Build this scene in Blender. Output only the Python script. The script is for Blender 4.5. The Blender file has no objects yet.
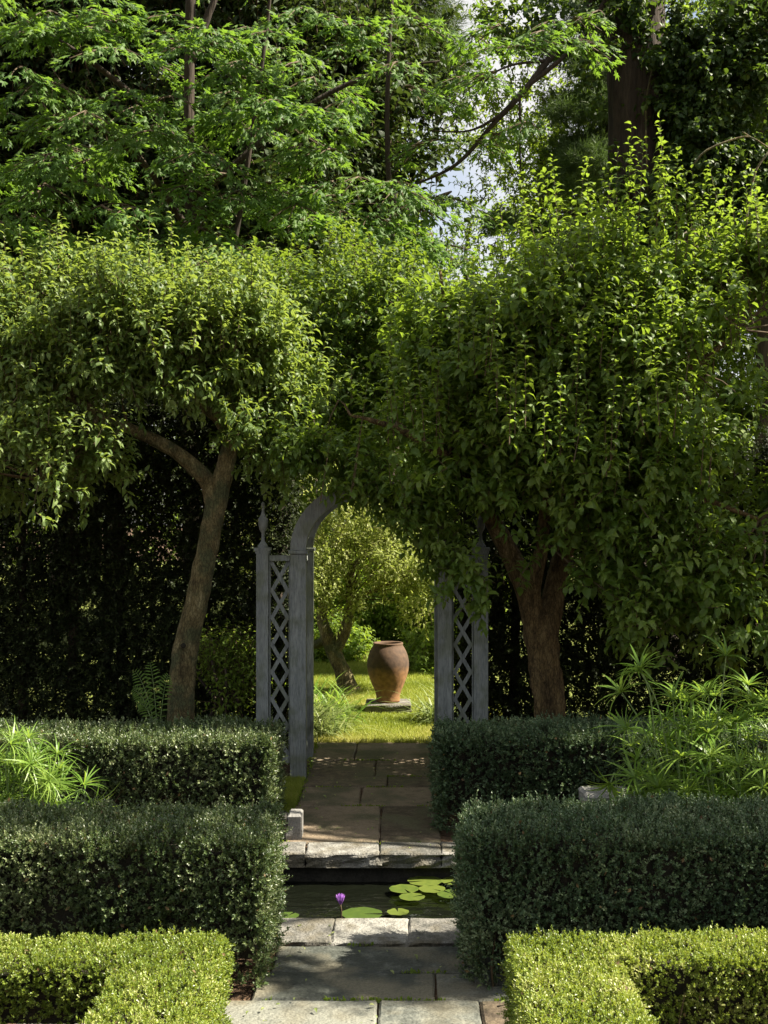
import bpy, math, random
import numpy as np
from mathutils import Vector, Matrix

RNG = np.random.default_rng(7)
random.seed(7)
R = math.radians
C = bpy.context.scene.collection
F = 1225.0            # focal length in pixels of the photograph
H = 2.0               # eye height
VX, VY = 394.0, 520.0

def W(px, py, z):
    """point seen at pixel (px,py) at depth z"""
    return np.array([(px-VX)*z/F, z, H-(py-VY)*z/F])

def norm(a):
    return a/np.maximum(np.linalg.norm(a, axis=-1, keepdims=True), 1e-9)

def noise3(p, s=1.0, seed=0):
    """cheap smooth pseudo noise in about [-1,1]"""
    r = np.random.default_rng(seed+100)
    out = np.zeros(len(p)); amp = 0
    for k in range(7):
        d = norm(r.normal(size=3)); f = s*(1.0+0.55*k); ph = r.uniform(0, 6.28)
        a = 1/(1+0.35*k)
        out += a*np.sin(p@d*f + ph + 1.3*np.sin(p@norm(r.normal(size=3))*f*0.7)); amp += a*0.6
    return out/amp

# ------------------------------------------------------------------ mesh builder
class MB:
    def __init__(self):
        self.v = []; self.f = []; self.t = []; self.n = 0
    def add(self, V, faces, mat=0, tint=0.5):
        V = np.asarray(V, dtype=np.float64)
        for fa in faces:
            fa = np.asarray(fa, dtype=np.int64)
            if len(fa): self.f.append((fa+self.n, mat))
        self.v.append(V)
        self.t.append(np.full(len(V), tint) if np.isscalar(tint) else np.asarray(tint))
        self.n += len(V)
    def inst(self, T, faces, pos, Rm, sc, mat=0, tint=0.5):
        """many copies of a small template (leaf, blade) as real faces"""
        N = len(pos); k = len(T)
        if N == 0: return
        sc = np.asarray(sc)
        if sc.ndim == 1: sc = sc[:, None]*np.ones(3)
        L = T[None]*sc[:, None, :]
        V = np.einsum('nij,nkj->nki', Rm, L)+pos[:, None, :]
        off = (np.arange(N)*k)[:, None, None]
        fs = [(np.asarray(fa)[None]+off).reshape(-1, len(fa[0])) for fa in faces]
        tt = np.repeat(np.broadcast_to(tint, (N,)), k)
        self.add(V.reshape(-1, 3), fs, mat, tt)
    def box(self, x0, x1, y0, y1, z0, z1, mat=0, tint=0.5):
        V = [(x, y, z) for z in (z0, z1) for y in (y0, y1) for x in (x0, x1)]
        self.add(V, [[(0,2,3,1),(4,5,7,6),(0,1,5,4),(2,6,7,3),(0,4,6,2),(1,3,7,5)]], mat, tint)
    def tube(self, pts, rad, n=8, mat=0, tint=0.5, rough=0.0, sub=4, cap=True):
        pts = np.asarray(pts, float); rad = np.asarray(rad, float)
        if sub > 1 and len(pts) > 2:
            P = np.vstack([2*pts[0]-pts[1], pts, 2*pts[-1]-pts[-2]]); o = []; rr = []
            for i in range(1, len(P)-2):
                for s in range(sub):
                    t = s/sub
                    a, b, c, d = P[i-1], P[i], P[i+1], P[i+2]
                    o.append(0.5*((2*b)+(-a+c)*t+(2*a-5*b+4*c-d)*t*t+(-a+3*b-3*c+d)*t**3))
                    rr.append(rad[i-1]*(1-t)+rad[i]*t)
            o.append(pts[-1]); rr.append(rad[-1]); pts = np.array(o); rad = np.array(rr)
        m = len(pts); T = norm(np.gradient(pts, axis=0))
        u = np.cross(T[0], [0.3, 1, 0.2]); u = u/np.linalg.norm(u); rings = []
        for i in range(m):
            u = u-T[i]*(u@T[i]); u = u/np.linalg.norm(u); w = np.cross(T[i], u)
            a = np.linspace(0, 2*math.pi, n, endpoint=False)
            ring = np.cos(a)[:, None]*u+np.sin(a)[:, None]*w
            r = np.full(n, rad[i])
            if rough:
                r = r*(1+rough*noise3(pts[i]*[1, 1, .5]+ring*rad[i]*1.3, 14, 3)+0.4*rough*noise3(pts[i]+ring*rad[i], 45, 5))
                if n > 30: r = r*(1+.035*noise3(pts[i]*[1, 1, .35]+ring*rad[i], 75, 6)+.02*noise3(pts[i]*[1, 1, .5]+ring*rad[i], 150, 7))
            rings.append(pts[i]+ring*r[:, None])
        V = np.vstack(rings); i = np.arange(m-1)[:, None]*n; j = np.arange(n)[None]
        q = np.stack([i+j, i+(j+1) % n, i+n+(j+1) % n, i+n+j], -1).reshape(-1, 4)
        fs = [q]
        if cap:
            V = np.vstack([V, pts[0], pts[-1]]); a = m*n
            jj = np.arange(n)
            fs.append(np.stack([(jj+1) % n, jj, np.full(n, a)], -1))
            fs.append(np.stack([(m-1)*n+jj, (m-1)*n+(jj+1) % n, np.full(n, a+1)], -1))
        self.add(V, fs, mat, tint)
    def lathe(self, prof, c, n=32, mat=0):
        prof = np.array(prof); a = np.linspace(0, 2*math.pi, n, endpoint=False)
        V = np.stack([c[0]+prof[:, :1]*np.cos(a), c[1]+prof[:, :1]*np.sin(a), c[2]+prof[:, 1:]+0*a], -1).reshape(-1, 3)
        m = len(prof); i = np.arange(m-1)[:, None]*n; j = np.arange(n)[None]
        self.add(V, [np.stack([i+j, i+(j+1) % n, i+n+(j+1) % n, i+n+j], -1).reshape(-1, 4)], mat)
    def build(self, name, mats, parent=None, smooth=False):
        V = np.vstack(self.v); T = np.concatenate(self.t)
        if parent is not None: V = V-np.array(world_loc(parent))
        me = bpy.data.meshes.new(name)
        me.vertices.add(len(V)); me.vertices.foreach_set('co', V.astype(np.float32).ravel())
        nl = sum(f.size for f, _ in self.f); npol = sum(len(f) for f, _ in self.f)
        me.loops.add(nl); me.polygons.add(npol)
        me.loops.foreach_set('vertex_index', np.concatenate([f.ravel() for f, _ in self.f]).astype(np.int32))
        tot = np.concatenate([np.full(len(f), f.shape[1]) for f, _ in self.f])
        st = np.concatenate([[0], np.cumsum(tot)[:-1]])
        me.polygons.foreach_set('loop_start', st.astype(np.int32))
        me.polygons.foreach_set('loop_total', tot.astype(np.int32))
        me.polygons.foreach_set('material_index', np.concatenate([np.full(len(f), m) for f, m in self.f]).astype(np.int32))
        me.polygons.foreach_set('use_smooth', np.full(npol, smooth))
        at = me.attributes.new('tint', 'FLOAT', 'POINT'); at.data.foreach_set('value', T.astype(np.float32))
        me.update(calc_edges=True)
        for m in (mats if isinstance(mats, (list, tuple)) else [mats]): me.materials.append(m)
        o = bpy.data.objects.new(name, me); C.objects.link(o)
        if parent is not None: o.parent = parent
        return o

def world_loc(o):
    l = Vector(o.location)
    while o.parent: o = o.parent; l += Vector(o.location)
    return l

def tag(o, label=None, cat=None, group=None, kind=None):
    if label: o['label'] = label
    if cat: o['category'] = cat
    if group: o['group'] = group
    if kind: o['kind'] = kind
    return o

def thing(name, loc, label, cat, group=None):
    o = bpy.data.objects.new(name, None); C.objects.link(o)
    o.location = loc; o.empty_display_size = 0.1
    return tag(o, label, cat, group)

# ------------------------------------------------------------------ materials
def newmat(name):
    m = bpy.data.materials.new(name); m.use_nodes = True
    nt = m.node_tree; nt.nodes.clear()
    return m, nt, nt.nodes.new('ShaderNodeOutputMaterial')

def ramp(nt, fac, stops):
    r = nt.nodes.new('ShaderNodeValToRGB'); e = r.color_ramp.elements
    while len(e) < len(stops): e.new(0.5)
    for el, (p, c) in zip(e, stops): el.position = p; el.color = (*c, 1)
    nt.links.new(fac, r.inputs[0]); return r.outputs[0]

def leafmat(name, stops, trans=(.16, .28, .03), tf=0.4, rough=0.42, spec=0.5, ns=3.0):
    m, nt, out = newmat(name); N = nt.nodes; Lk = nt.links
    a = N.new('ShaderNodeAttribute'); a.attribute_name = 'tint'
    g = N.new('ShaderNodeNewGeometry')
    no = N.new('ShaderNodeTexNoise'); no.inputs['Scale'].default_value = ns; no.inputs['Detail'].default_value = 2
    Lk.new(g.outputs['Position'], no.inputs['Vector'])
    md = N.new('ShaderNodeMath'); md.operation = 'MULTIPLY_ADD'; Lk.new(no.outputs['Fac'], md.inputs[0]); md.inputs[1].default_value = .5
    ad = N.new('ShaderNodeMath'); ad.operation = 'MULTIPLY_ADD'; Lk.new(a.outputs['Fac'], ad.inputs[0]); ad.inputs[1].default_value = .8; ad.inputs[2].default_value = -0.13
    Lk.new(ad.outputs[0], md.inputs[2])
    col = ramp(nt, md.outputs[0], stops)
    p = N.new('ShaderNodeBsdfPrincipled'); Lk.new(col, p.inputs['Base Color'])
    p.inputs['Roughness'].default_value = rough; p.inputs['Specular IOR Level'].default_value = spec
    t = N.new('ShaderNodeBsdfTranslucent')
    mx = N.new('ShaderNodeMix'); mx.data_type = 'RGBA'; mx.blend_type = 'MIX'; mx.inputs[0].default_value = .65
    Lk.new(col, mx.inputs[6]); mx.inputs[7].default_value = (*trans, 1); Lk.new(mx.outputs[2], t.inputs['Color'])
    ms = N.new('ShaderNodeMixShader'); ms.inputs[0].default_value = tf
    Lk.new(p.outputs[0], ms.inputs[1]); Lk.new(t.outputs[0], ms.inputs[2]); Lk.new(ms.outputs[0], out.inputs[0])
    return m

def surfmat(name, stops, scale=6, rough=0.8, bump=0.3, bscale=30, stretch=(1, 1, 1), detail=8, spec=0.3, dist=0.01, tintmix=0.35, voro=0, stops2=None, s2=1.5):
    m, nt, out = newmat(name); N = nt.nodes; Lk = nt.links
    g = N.new('ShaderNodeNewGeometry'); mp = N.new('ShaderNodeMapping'); mp.inputs['Scale'].default_value = stretch
    Lk.new(g.outputs['Position'], mp.inputs['Vector'])
    no = N.new('ShaderNodeTexNoise'); no.inputs['Scale'].default_value = scale; no.inputs['Detail'].default_value = detail; no.inputs['Roughness'].default_value = .62
    Lk.new(mp.outputs[0], no.inputs['Vector'])
    a = N.new('ShaderNodeAttribute'); a.attribute_name = 'tint'
    ad = N.new('ShaderNodeMath'); ad.operation = 'MULTIPLY_ADD'; Lk.new(a.outputs['Fac'], ad.inputs[0]); ad.inputs[1].default_value = tintmix; ad.inputs[2].default_value = -0.5*tintmix
    sm = N.new('ShaderNodeMath'); sm.operation = 'ADD'; Lk.new(ad.outputs[0], sm.inputs[0]); Lk.new(no.outputs['Fac'], sm.inputs[1])
    col = ramp(nt, sm.outputs[0], stops)
    if stops2:
        n2 = N.new('ShaderNodeTexNoise'); n2.inputs['Scale'].default_value = s2; n2.inputs['Detail'].default_value = 5
        Lk.new(g.outputs['Position'], n2.inputs['Vector'])
        f2 = ramp(nt, n2.outputs['Fac'], [(.47, (0, 0, 0)), (.62, (1, 1, 1))])
        mx = N.new('ShaderNodeMix'); mx.data_type = 'RGBA'; Lk.new(f2, mx.inputs[0]); Lk.new(col, mx.inputs[6]); mx.inputs[7].default_value = (*stops2, 1)
        col = mx.outputs[2]
    nf = N.new('ShaderNodeTexNoise'); nf.inputs['Scale'].default_value = scale*8; nf.inputs['Detail'].default_value = 6; nf.inputs['Roughness'].default_value = .7; Lk.new(mp.outputs[0], nf.inputs['Vector'])
    fv = ramp(nt, nf.outputs['Fac'], [(.33, (.55, .55, .55)), (.5, (1, 1, 1)), (.68, (1.3, 1.3, 1.28))])
    mf = N.new('ShaderNodeMix'); mf.data_type = 'RGBA'; mf.blend_type = 'MULTIPLY'; mf.inputs[0].default_value = .85; Lk.new(col, mf.inputs[6]); Lk.new(fv, mf.inputs[7]); col = mf.outputs[2]
    vo = None
    if voro:
        vn = N.new('ShaderNodeVectorMath'); vn.operation = 'ADD'; vs = N.new('ShaderNodeVectorMath'); vs.operation = 'SCALE'; vs.inputs['Scale'].default_value = .03
        Lk.new(nf.outputs['Color'], vs.inputs[0]); Lk.new(mp.outputs[0], vn.inputs[0]); Lk.new(vs.outputs[0], vn.inputs[1])
        vo = N.new('ShaderNodeTexVoronoi'); vo.feature = 'DISTANCE_TO_EDGE'; vo.inputs['Scale'].default_value = voro; Lk.new(vn.outputs[0], vo.inputs['Vector'])
        cr = ramp(nt, vo.outputs['Distance'], [(0, (.3, .28, .26)), (.14, (1, 1, 1))])
        mc = N.new('ShaderNodeMix'); mc.data_type = 'RGBA'; mc.blend_type = 'MULTIPLY'; mc.inputs[0].default_value = .8; Lk.new(col, mc.inputs[6]); Lk.new(cr, mc.inputs[7]); col = mc.outputs[2]
    p = N.new('ShaderNodeBsdfPrincipled'); Lk.new(col, p.inputs['Base Color'])
    p.inputs['Roughness'].default_value = rough; p.inputs['Specular IOR Level'].default_value = spec
    b = N.new('ShaderNodeBump'); b.inputs['Strength'].default_value = bump; b.inputs['Distance'].default_value = dist
    n3 = N.new('ShaderNodeTexNoise'); n3.inputs['Scale'].default_value = bscale; n3.inputs['Detail'].default_value = 6; Lk.new(mp.outputs[0], n3.inputs['Vector'])
    hgt = n3.outputs['Fac']
    if voro:
        mm = N.new('ShaderNodeMath'); mm.operation = 'ADD'; Lk.new(vo.outputs['Distance'], mm.inputs[0]); Lk.new(hgt, mm.inputs[1]); hgt = mm.outputs[0]
    Lk.new(hgt, b.inputs['Height']); Lk.new(b.outputs[0], p.inputs['Normal']); Lk.new(p.outputs[0], out.inputs[0])
    return m

M = {}
M['apple'] = leafmat('pear_leaf', [(0, (.03, .062, .01)), (.5, (.075, .135, .02)), (1, (.16, .22, .045))], (.32, .46, .03), .46, .48, .35)
M['apple_left'] = leafmat('crab_apple_leaf', [(0, (.045, .085, .018)), (.5, (.1, .16, .035)), (1, (.2, .26, .08))], (.34, .44, .05), .44, .5, .35)
M['centre'] = leafmat('understorey_leaf', [(0, (.03, .06, .01)), (.5, (.06, .11, .016)), (1, (.13, .18, .035))], (.28, .4, .025), .42, .5, .3)
M['maple'] = leafmat('maple_leaf', [(0, (.028, .068, .012)), (.5, (.06, .125, .02)), (1, (.12, .19, .035))], (.25, .43, .035), .42, .55, .3)
M['pine'] = leafmat('pine_needle', [(0, (.025, .05, .015)), (.5, (.05, .085, .025)), (1, (.09, .13, .035))], (.12, .2, .03), .25, .6, .2)
M['ivy'] = leafmat('ivy_leaf', [(0, (.015, .035, .008)), (.6, (.03, .06, .013)), (1, (.1, .15, .03))], (.16, .26, .02), .32, .5, .25)
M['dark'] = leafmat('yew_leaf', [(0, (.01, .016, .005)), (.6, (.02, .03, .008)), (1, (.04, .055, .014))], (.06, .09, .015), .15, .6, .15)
M['deep'] = leafmat('deep_wood_leaf', [(0, (.012, .024, .007)), (.5, (.025, .045, .011)), (1, (.05, .08, .02))], (.1, .15, .02), .25, .55, .2)
M['far'] = leafmat('far_leaf', [(0, (.07, .11, .02)), (.5, (.12, .18, .03)), (1, (.22, .28, .06))], (.34, .48, .05), .42, .6, .2, ns=.4)
M['holly'] = leafmat('holly_leaf', [(0, (.028, .055, .024)), (.5, (.062, .108, .048)), (.8, (.13, .18, .085)), (1, (.22, .27, .15))], (.12, .18, .03), .2, .45, .4, ns=5)
M['hollyg'] = leafmat('holly_leaf_yellower', [(0, (.03, .052, .018)), (.5, (.062, .1, .034)), (.8, (.14, .18, .07)), (1, (.24, .27, .14))], (.18, .25, .04), .22, .4, .5, ns=5)
M['boxw'] = leafmat('box_leaf', [(0, (.07, .11, .015)), (.5, (.165, .235, .033)), (.8, (.3, .35, .07)), (1, (.48, .48, .22))], (.4, .48, .03), .35, .4, .5, ns=6)
M['sedge'] = leafmat('sedge_leaf', [(0, (.06, .13, .018)), (.5, (.12, .22, .03)), (1, (.24, .34, .07))], (.33, .45, .05), .48, .4, .4)
M['shrub'] = leafmat('shrub_leaf', [(0, (.05, .1, .012)), (.5, (.12, .19, .025)), (1, (.22, .28, .05))], (.36, .5, .03), .45, .55, .25)
M['silver'] = leafmat('orchard_leaf', [(0, (.1, .13, .025)), (.5, (.22, .26, .06)), (1, (.4, .42, .17))], (.42, .5, .08), .45, .5, .3)
M['grass'] = leafmat('grass_blade', [(0, (.12, .17, .02)), (.5, (.27, .32, .045)), (1, (.46, .42, .13))], (.36, .42, .04), .35, .5, .3, ns=1.2)
M['fern'] = leafmat('fern_leaf', [(0, (.05, .11, .02)), (1, (.12, .2, .03))], (.25, .38, .03), .4, .5, .3)
M['strap'] = leafmat('strappy_leaf', [(0, (.1, .15, .04)), (.5, (.17, .22, .07)), (1, (.3, .32, .14))], (.32, .4, .08), .35, .5, .3)
M['pad'] = leafmat('lily_pad', [(.15, (.03, .05, .01)), (.5, (.05, .085, .013)), (.8, (.1, .13, .022))], (.15, .25, .02), .15, .4, .5, ns=28)
M['deadleaf'] = leafmat('dead_leaf', [(0, (.06, .038, .018)), (1, (.2, .14, .06))], (.2, .1, .03), .2, .6, .2)
M['petal'] = leafmat('lily_petal', [(0, (.35, .12, .55)), (1, (.6, .32, .75))], (.6, .3, .75), .3, .5, .3)
M['stamen'] = surfmat('lily_stamen', [(0, (.7, .4, .05)), (1, (.8, .55, .08))])
M['bark_l'] = surfmat('bark_pale', [(.3, (.065, .05, .02)), (.5, (.21, .17, .075)), (.7, (.38, .33, .17))], 16, .9, 1.0, 40, (1, 1, .4), dist=.03, voro=45, stops2=(.11, .12, .055), s2=7)
M['bark_r'] = surfmat('bark_brown', [(.33, (.06, .038, .014)), (.5, (.185, .125, .05)), (.7, (.33, .24, .11))], 18, .9, 1.0, 40, (1, 1, .3), dist=.04, voro=40)
M['bark_d'] = surfmat('bark_dark', [(.3, (.015, .011, .008)), (.7, (.06, .045, .032))], 5, .95, 1.0, 14, (1, 1, .15), dist=.05)
M['twig'] = surfmat('twig', [(.3, (.05, .035, .018)), (.7, (.11, .08, .045))], 20, .8, .2)
M['stem_green'] = surfmat('green_stem', [(.3, (.1, .17, .05)), (.7, (.2, .27, .1))], 20, .5, .2)
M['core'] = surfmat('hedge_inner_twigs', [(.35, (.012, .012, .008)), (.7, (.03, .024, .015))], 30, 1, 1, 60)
M['paint'] = surfmat('blue_grey_paint', [(.3, (.13, .145, .142)), (.5, (.175, .192, .187)), (.7, (.21, .225, .215))], 14, .65, .6, 90, (1, 1, .12), dist=.004, stops2=(.13, .145, .115), s2=6)
M['terra'] = None
M['flag_far'] = surfmat('brown_flagstone', [(.3, (.055, .042, .028)), (.5, (.11, .085, .055)), (.7, (.18, .14, .095))], 13, .75, .8, 55, dist=.012, tintmix=.5, stops2=(.085, .08, .045), s2=3)
M['flag_near'] = surfmat('grey_green_flagstone', [(.32, (.045, .05, .042)), (.5, (.095, .102, .088)), (.68, (.165, .168, .14))], 13, .7, .8, 50, dist=.01, tintmix=.5, stops2=(.13, .12, .085), s2=3)
M['coping'] = surfmat('grey_coping_stone', [(.3, (.07, .07, .06)), (.5, (.14, .135, .12)), (.7, (.24, .235, .21))], 16, .8, 1, 60, dist=.014, tintmix=.3, stops2=(.1, .09, .065), s2=6)
M['white_stone'] = surfmat('white_stone', [(.25, (.1, .1, .095)), (.7, (.22, .215, .2))], 14, .8, .8, 30)
M['soil'] = surfmat('mulch', [(.3, (.035, .02, .012)), (.5, (.09, .055, .03)), (.7, (.17, .11, .065))], 40, 1, 1, 70, dist=.03)
M['lawn'] = surfmat('lawn_soil', [(.3, (.07, .09, .015)), (.5, (.12, .15, .025)), (.7, (.2, .19, .06))], 8, 1, 1, 90, dist=.02)
M['poolwall'] = surfmat('pool_wall', [(.3, (.012, .012, .01)), (.7, (.04, .038, .03))], 12, .9, .6, 30)

def terracotta():
    m, nt, out = newmat('terracotta'); N = nt.nodes; Lk = nt.links
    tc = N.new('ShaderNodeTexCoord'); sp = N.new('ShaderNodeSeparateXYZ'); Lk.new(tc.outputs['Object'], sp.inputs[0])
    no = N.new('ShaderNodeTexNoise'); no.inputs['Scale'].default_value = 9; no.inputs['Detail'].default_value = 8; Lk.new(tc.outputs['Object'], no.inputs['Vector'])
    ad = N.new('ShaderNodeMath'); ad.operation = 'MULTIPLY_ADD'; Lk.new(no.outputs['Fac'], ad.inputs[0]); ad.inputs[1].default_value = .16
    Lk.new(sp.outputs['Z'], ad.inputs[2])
    shade_band = ramp(nt, ad.outputs[0], [(.36, (.26, .13, .048)), (.42, (.17, .088, .036)), (.46, (.075, .043, .024)), (.74, (.1, .056, .028))])  # branch shade painted into the clay colour: upper half dark, lower half light
    n2 = N.new('ShaderNodeTexNoise'); n2.inputs['Scale'].default_value = 22; n2.inputs['Detail'].default_value = 6; Lk.new(tc.outputs['Object'], n2.inputs['Vector'])
    v = ramp(nt, n2.outputs['Fac'], [(.3, (.6, .6, .6)), (.7, (1.15, 1.15, 1.15))])
    mx = N.new('ShaderNodeMix'); mx.data_type = 'RGBA'; mx.blend_type = 'MULTIPLY'; mx.inputs[0].default_value = 1; Lk.new(shade_band, mx.inputs[6]); Lk.new(v, mx.inputs[7])
    p = N.new('ShaderNodeBsdfPrincipled'); Lk.new(mx.outputs[2], p.inputs['Base Color']); p.inputs['Roughness'].default_value = .85
    b = N.new('ShaderNodeBump'); b.inputs['Strength'].default_value = .5; b.inputs['Distance'].default_value = .006; Lk.new(n2.outputs['Fac'], b.inputs['Height']); Lk.new(b.outputs[0], p.inputs['Normal'])
    Lk.new(p.outputs[0], out.inputs[0]); return m
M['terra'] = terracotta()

def watermat():
    m, nt, out = newmat('pool_water'); N = nt.nodes; Lk = nt.links
    g = N.new('ShaderNodeNewGeometry'); mp = N.new('ShaderNodeMapping'); mp.inputs['Scale'].default_value = (1, 1.5, 1); Lk.new(g.outputs['Position'], mp.inputs[0])
    n = N.new('ShaderNodeTexNoise'); n.inputs['Scale'].default_value = 14; n.inputs['Detail'].default_value = 2; n.inputs['Distortion'].default_value = .6; Lk.new(mp.outputs[0], n.inputs['Vector'])
    p = N.new('ShaderNodeBsdfPrincipled'); p.inputs['Base Color'].default_value = (.004, .005, .003, 1); p.inputs['Roughness'].default_value = .03; p.inputs['IOR'].default_value = 1.33; p.inputs['Specular IOR Level'].default_value = .9
    b = N.new('ShaderNodeBump'); b.inputs['Strength'].default_value = .5; b.inputs['Distance'].default_value = .015
    Lk.new(n.outputs['Fac'], b.inputs['Height']); Lk.new(b.outputs[0], p.inputs['Normal']); Lk.new(p.outputs[0], out.inputs[0]); return m
M['water'] = watermat()

# ------------------------------------------------------------------ leaf templates (length 1 along +Y, faces up +Z)
OV = np.array([(0,0,0), (-.23,.33,.1), (0,.34,.04), (.23,.33,.1), (-.2,.66,.0), (0,.68,-.06), (.2,.66,.0), (0,.94,-.33)], float)
OVF = [[(0,2,1),(0,3,2),(4,5,7),(5,6,7)], [(1,2,5,4),(2,3,6,5)]]
DI = np.array([(0,0,0), (-.3,.5,.1), (0,1,0), (.3,.5,.1)], float)
DIF = [[(0,2,1),(0,3,2)]]
def mapletmpl():
    ang = [-150,-115,-88,-62,-40,-18,0,18,40,62,88,115,150]
    rad = [.42,.22,.5,.3,.85,.4,1.0,.4,.85,.3,.5,.22,.42]
    V = [(0,0,0)]
    for a, r in zip(ang, rad): V.append((math.sin(R(a))*r*.62, .38+math.cos(R(a))*r*.62, -.12*r+.05*math.cos(R(a*2))))
    V[0] = (0,.38,.03)
    V.append((0,0,0))
    n = len(ang)
    f = [(0, i+1, i) for i in range(1, n)]+[(0, 1, n+1), (0, n+1, n)]
    return np.array(V), [f]
MP, MPF = mapletmpl()
def blade(n=5, arc=1.0, w=.05):
    V = []; 
    for i in range(n+1):
        t = i/n; a = arc*t
        y = math.sin(a)/max(arc, .01); z = -(1-math.cos(a))/max(arc, .01)
        ww = w*(1-t**2.2)*(.6+.8*min(1, t*3)*.5)
        V += [(-ww, y, z+.3*ww), (ww, y, z+.3*ww)]
    return np.array(V), [[(2*i, 2*i+1, 2*i+3, 2*i+2) for i in range(n)]]

def frames(d, up):
    d = norm(d); x = norm(np.cross(d, up)); z = np.cross(x, d)
    return np.stack([x, d, z], -1)

def shoots(mb, P, D, L, nl, size, droop=.5, ang=70, tmpl=(OV, OVF), tint=None, lmat=0, smat=1, stem=.003, wid=1.0, curve=.0, jit=.25, upn=.7):
    N = len(P)
    if N == 0: return
    D = norm(D); u = norm(np.cross(D, RNG.normal(size=(N, 3)))); v = np.cross(D, u)
    tint = RNG.uniform(0, 1, N) if tint is None else tint
    ph = RNG.uniform(0, 6.28, N); up = np.array([0, 0, 1.0]); sag = np.array([0, 0, -1.0])
    pp = []; dd = []; nn = []; ss = []; tt = []
    for i in range(nl):
        t = (i+.6)/nl
        az = ph+i*2.4+RNG.normal(0, .25, N)
        out = np.cos(az)[:, None]*u+np.sin(az)[:, None]*v
        a = R(ang)*(1-.45*t)
        d = out*math.sin(a)+D*math.cos(a)+RNG.normal(0, jit, (N, 3))+sag*droop*.5
        pos = P+D*(L*t)[:, None]+sag*(curve*L*t*t)[:, None]
        pp.append(pos); dd.append(d); nn.append(D*(1-upn)+up*upn+RNG.normal(0, jit*1.1, (N, 3)))
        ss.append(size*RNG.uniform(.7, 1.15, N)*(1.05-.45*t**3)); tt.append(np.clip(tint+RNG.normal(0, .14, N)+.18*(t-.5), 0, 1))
    pp = np.vstack(pp); dd = np.vstack(dd); nn = np.vstack(nn); ss = np.concatenate(ss); tt = np.concatenate(tt)
    sc = np.stack([ss*wid*RNG.uniform(.8, 1.2, len(ss)), ss, ss*RNG.uniform(.4, 1.7, len(ss))], -1)
    mb.inst(tmpl[0], tmpl[1], pp, frames(dd, nn), sc, lmat, tt)
    if stem:
        T = np.array([(-.5,0,-.3),(.5,0,-.3),(0,0,.6),(0,1,0)], float)
        Rm = frames(D+sag*curve*.6, RNG.normal(size=(N, 3)))
        mb.inst(T, [[(0,1,3),(1,2,3),(2,0,3)]], P, Rm, np.stack([np.full(N, stem*2), L, np.full(N, stem*2)], -1), smat, .5)

def in_ell(n, ells, bias=.42, gap=-9, gs=2.2, seed=1, zflat=1.0):
    """sample points towards the outside of a union of ellipsoids; returns points and outward dirs"""
    w = np.array([e[3]*e[4]*e[5]*(e[6] if len(e) > 6 else 1) for e in ells])**.8; w /= w.sum()
    idx = RNG.choice(len(ells), n, p=w); E = np.array([e[:6] for e in ells])
    d = norm(RNG.normal(size=(n, 3))); rr = RNG.uniform(0, 1, n)**bias
    rr *= 1+.27*noise3(E[idx, :3]+d*E[idx, 3:6], 4.0, seed+7)
    P = E[idx, :3]+d*rr[:, None]*E[idx, 3:6]
    O = norm(d/E[idx, 3:6])
    k = noise3(P, gs, seed)+.5*noise3(P, gs*3, seed+3) > gap
    return P[k], O[k]

def E(px, py, z, rx, ry, rz, w=1.0):
    p = W(px, py, z); return (p[0], p[1], p[2], rx, ry, rz, w)

def box_surface(n, boxes, rnd=.07, seed=0, amp=.015, faces='tfblr'):
    P = []; Nn = []
    A = []
    for (x0, x1, y0, y1, z0, z1) in boxes:
        hx, hy, hz = x1-x0, y1-y0, z1-z0
        A.append([hx*hy, hx*hz, hx*hz*.25, hy*hz, hy*hz])
    A = np.array(A); tot = A.sum()
    for b, a in zip(boxes, A):
        x0, x1, y0, y1, z0, z1 = b
        c = np.array([(x0+x1)/2, (y0+y1)/2, (z0+z1)/2]); h = np.array([(x1-x0)/2, (y1-y0)/2, (z1-z0)/2])
        for fi, (ax, sg) in enumerate([(2, 1), (1, -1), (1, 1), (0, -1), (0, 1)]):
            m = int(n*a[fi]/tot); p = RNG.uniform(-1, 1, (m, 3))*h; p[:, ax] = sg*h[ax]
            q = np.clip(p, -(h-rnd), h-rnd); q[:, 2] = np.minimum(p[:, 2], h[2]-rnd)
            nn = norm(p-q); pw = q+nn*rnd+c
            pw = pw+nn*(amp*1.3*noise3(pw, 5, seed)+amp*noise3(pw, 13, seed+5)+amp*.8*noise3(pw, 30, seed+1))[:, None]
            keep = np.ones(m, bool)
            for b2 in boxes:
                if b2 is b: continue
                keep &= ~((pw[:, 0] > b2[0]+.03) & (pw[:, 0] < b2[1]-.03) & (pw[:, 1] > b2[2]+.03) & (pw[:, 1] < b2[3]-.03) & (pw[:, 2] < b2[5]-.03))
            P.append(pw[keep]); Nn.append(nn[keep])
    return np.vstack(P), np.vstack(Nn)

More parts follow.
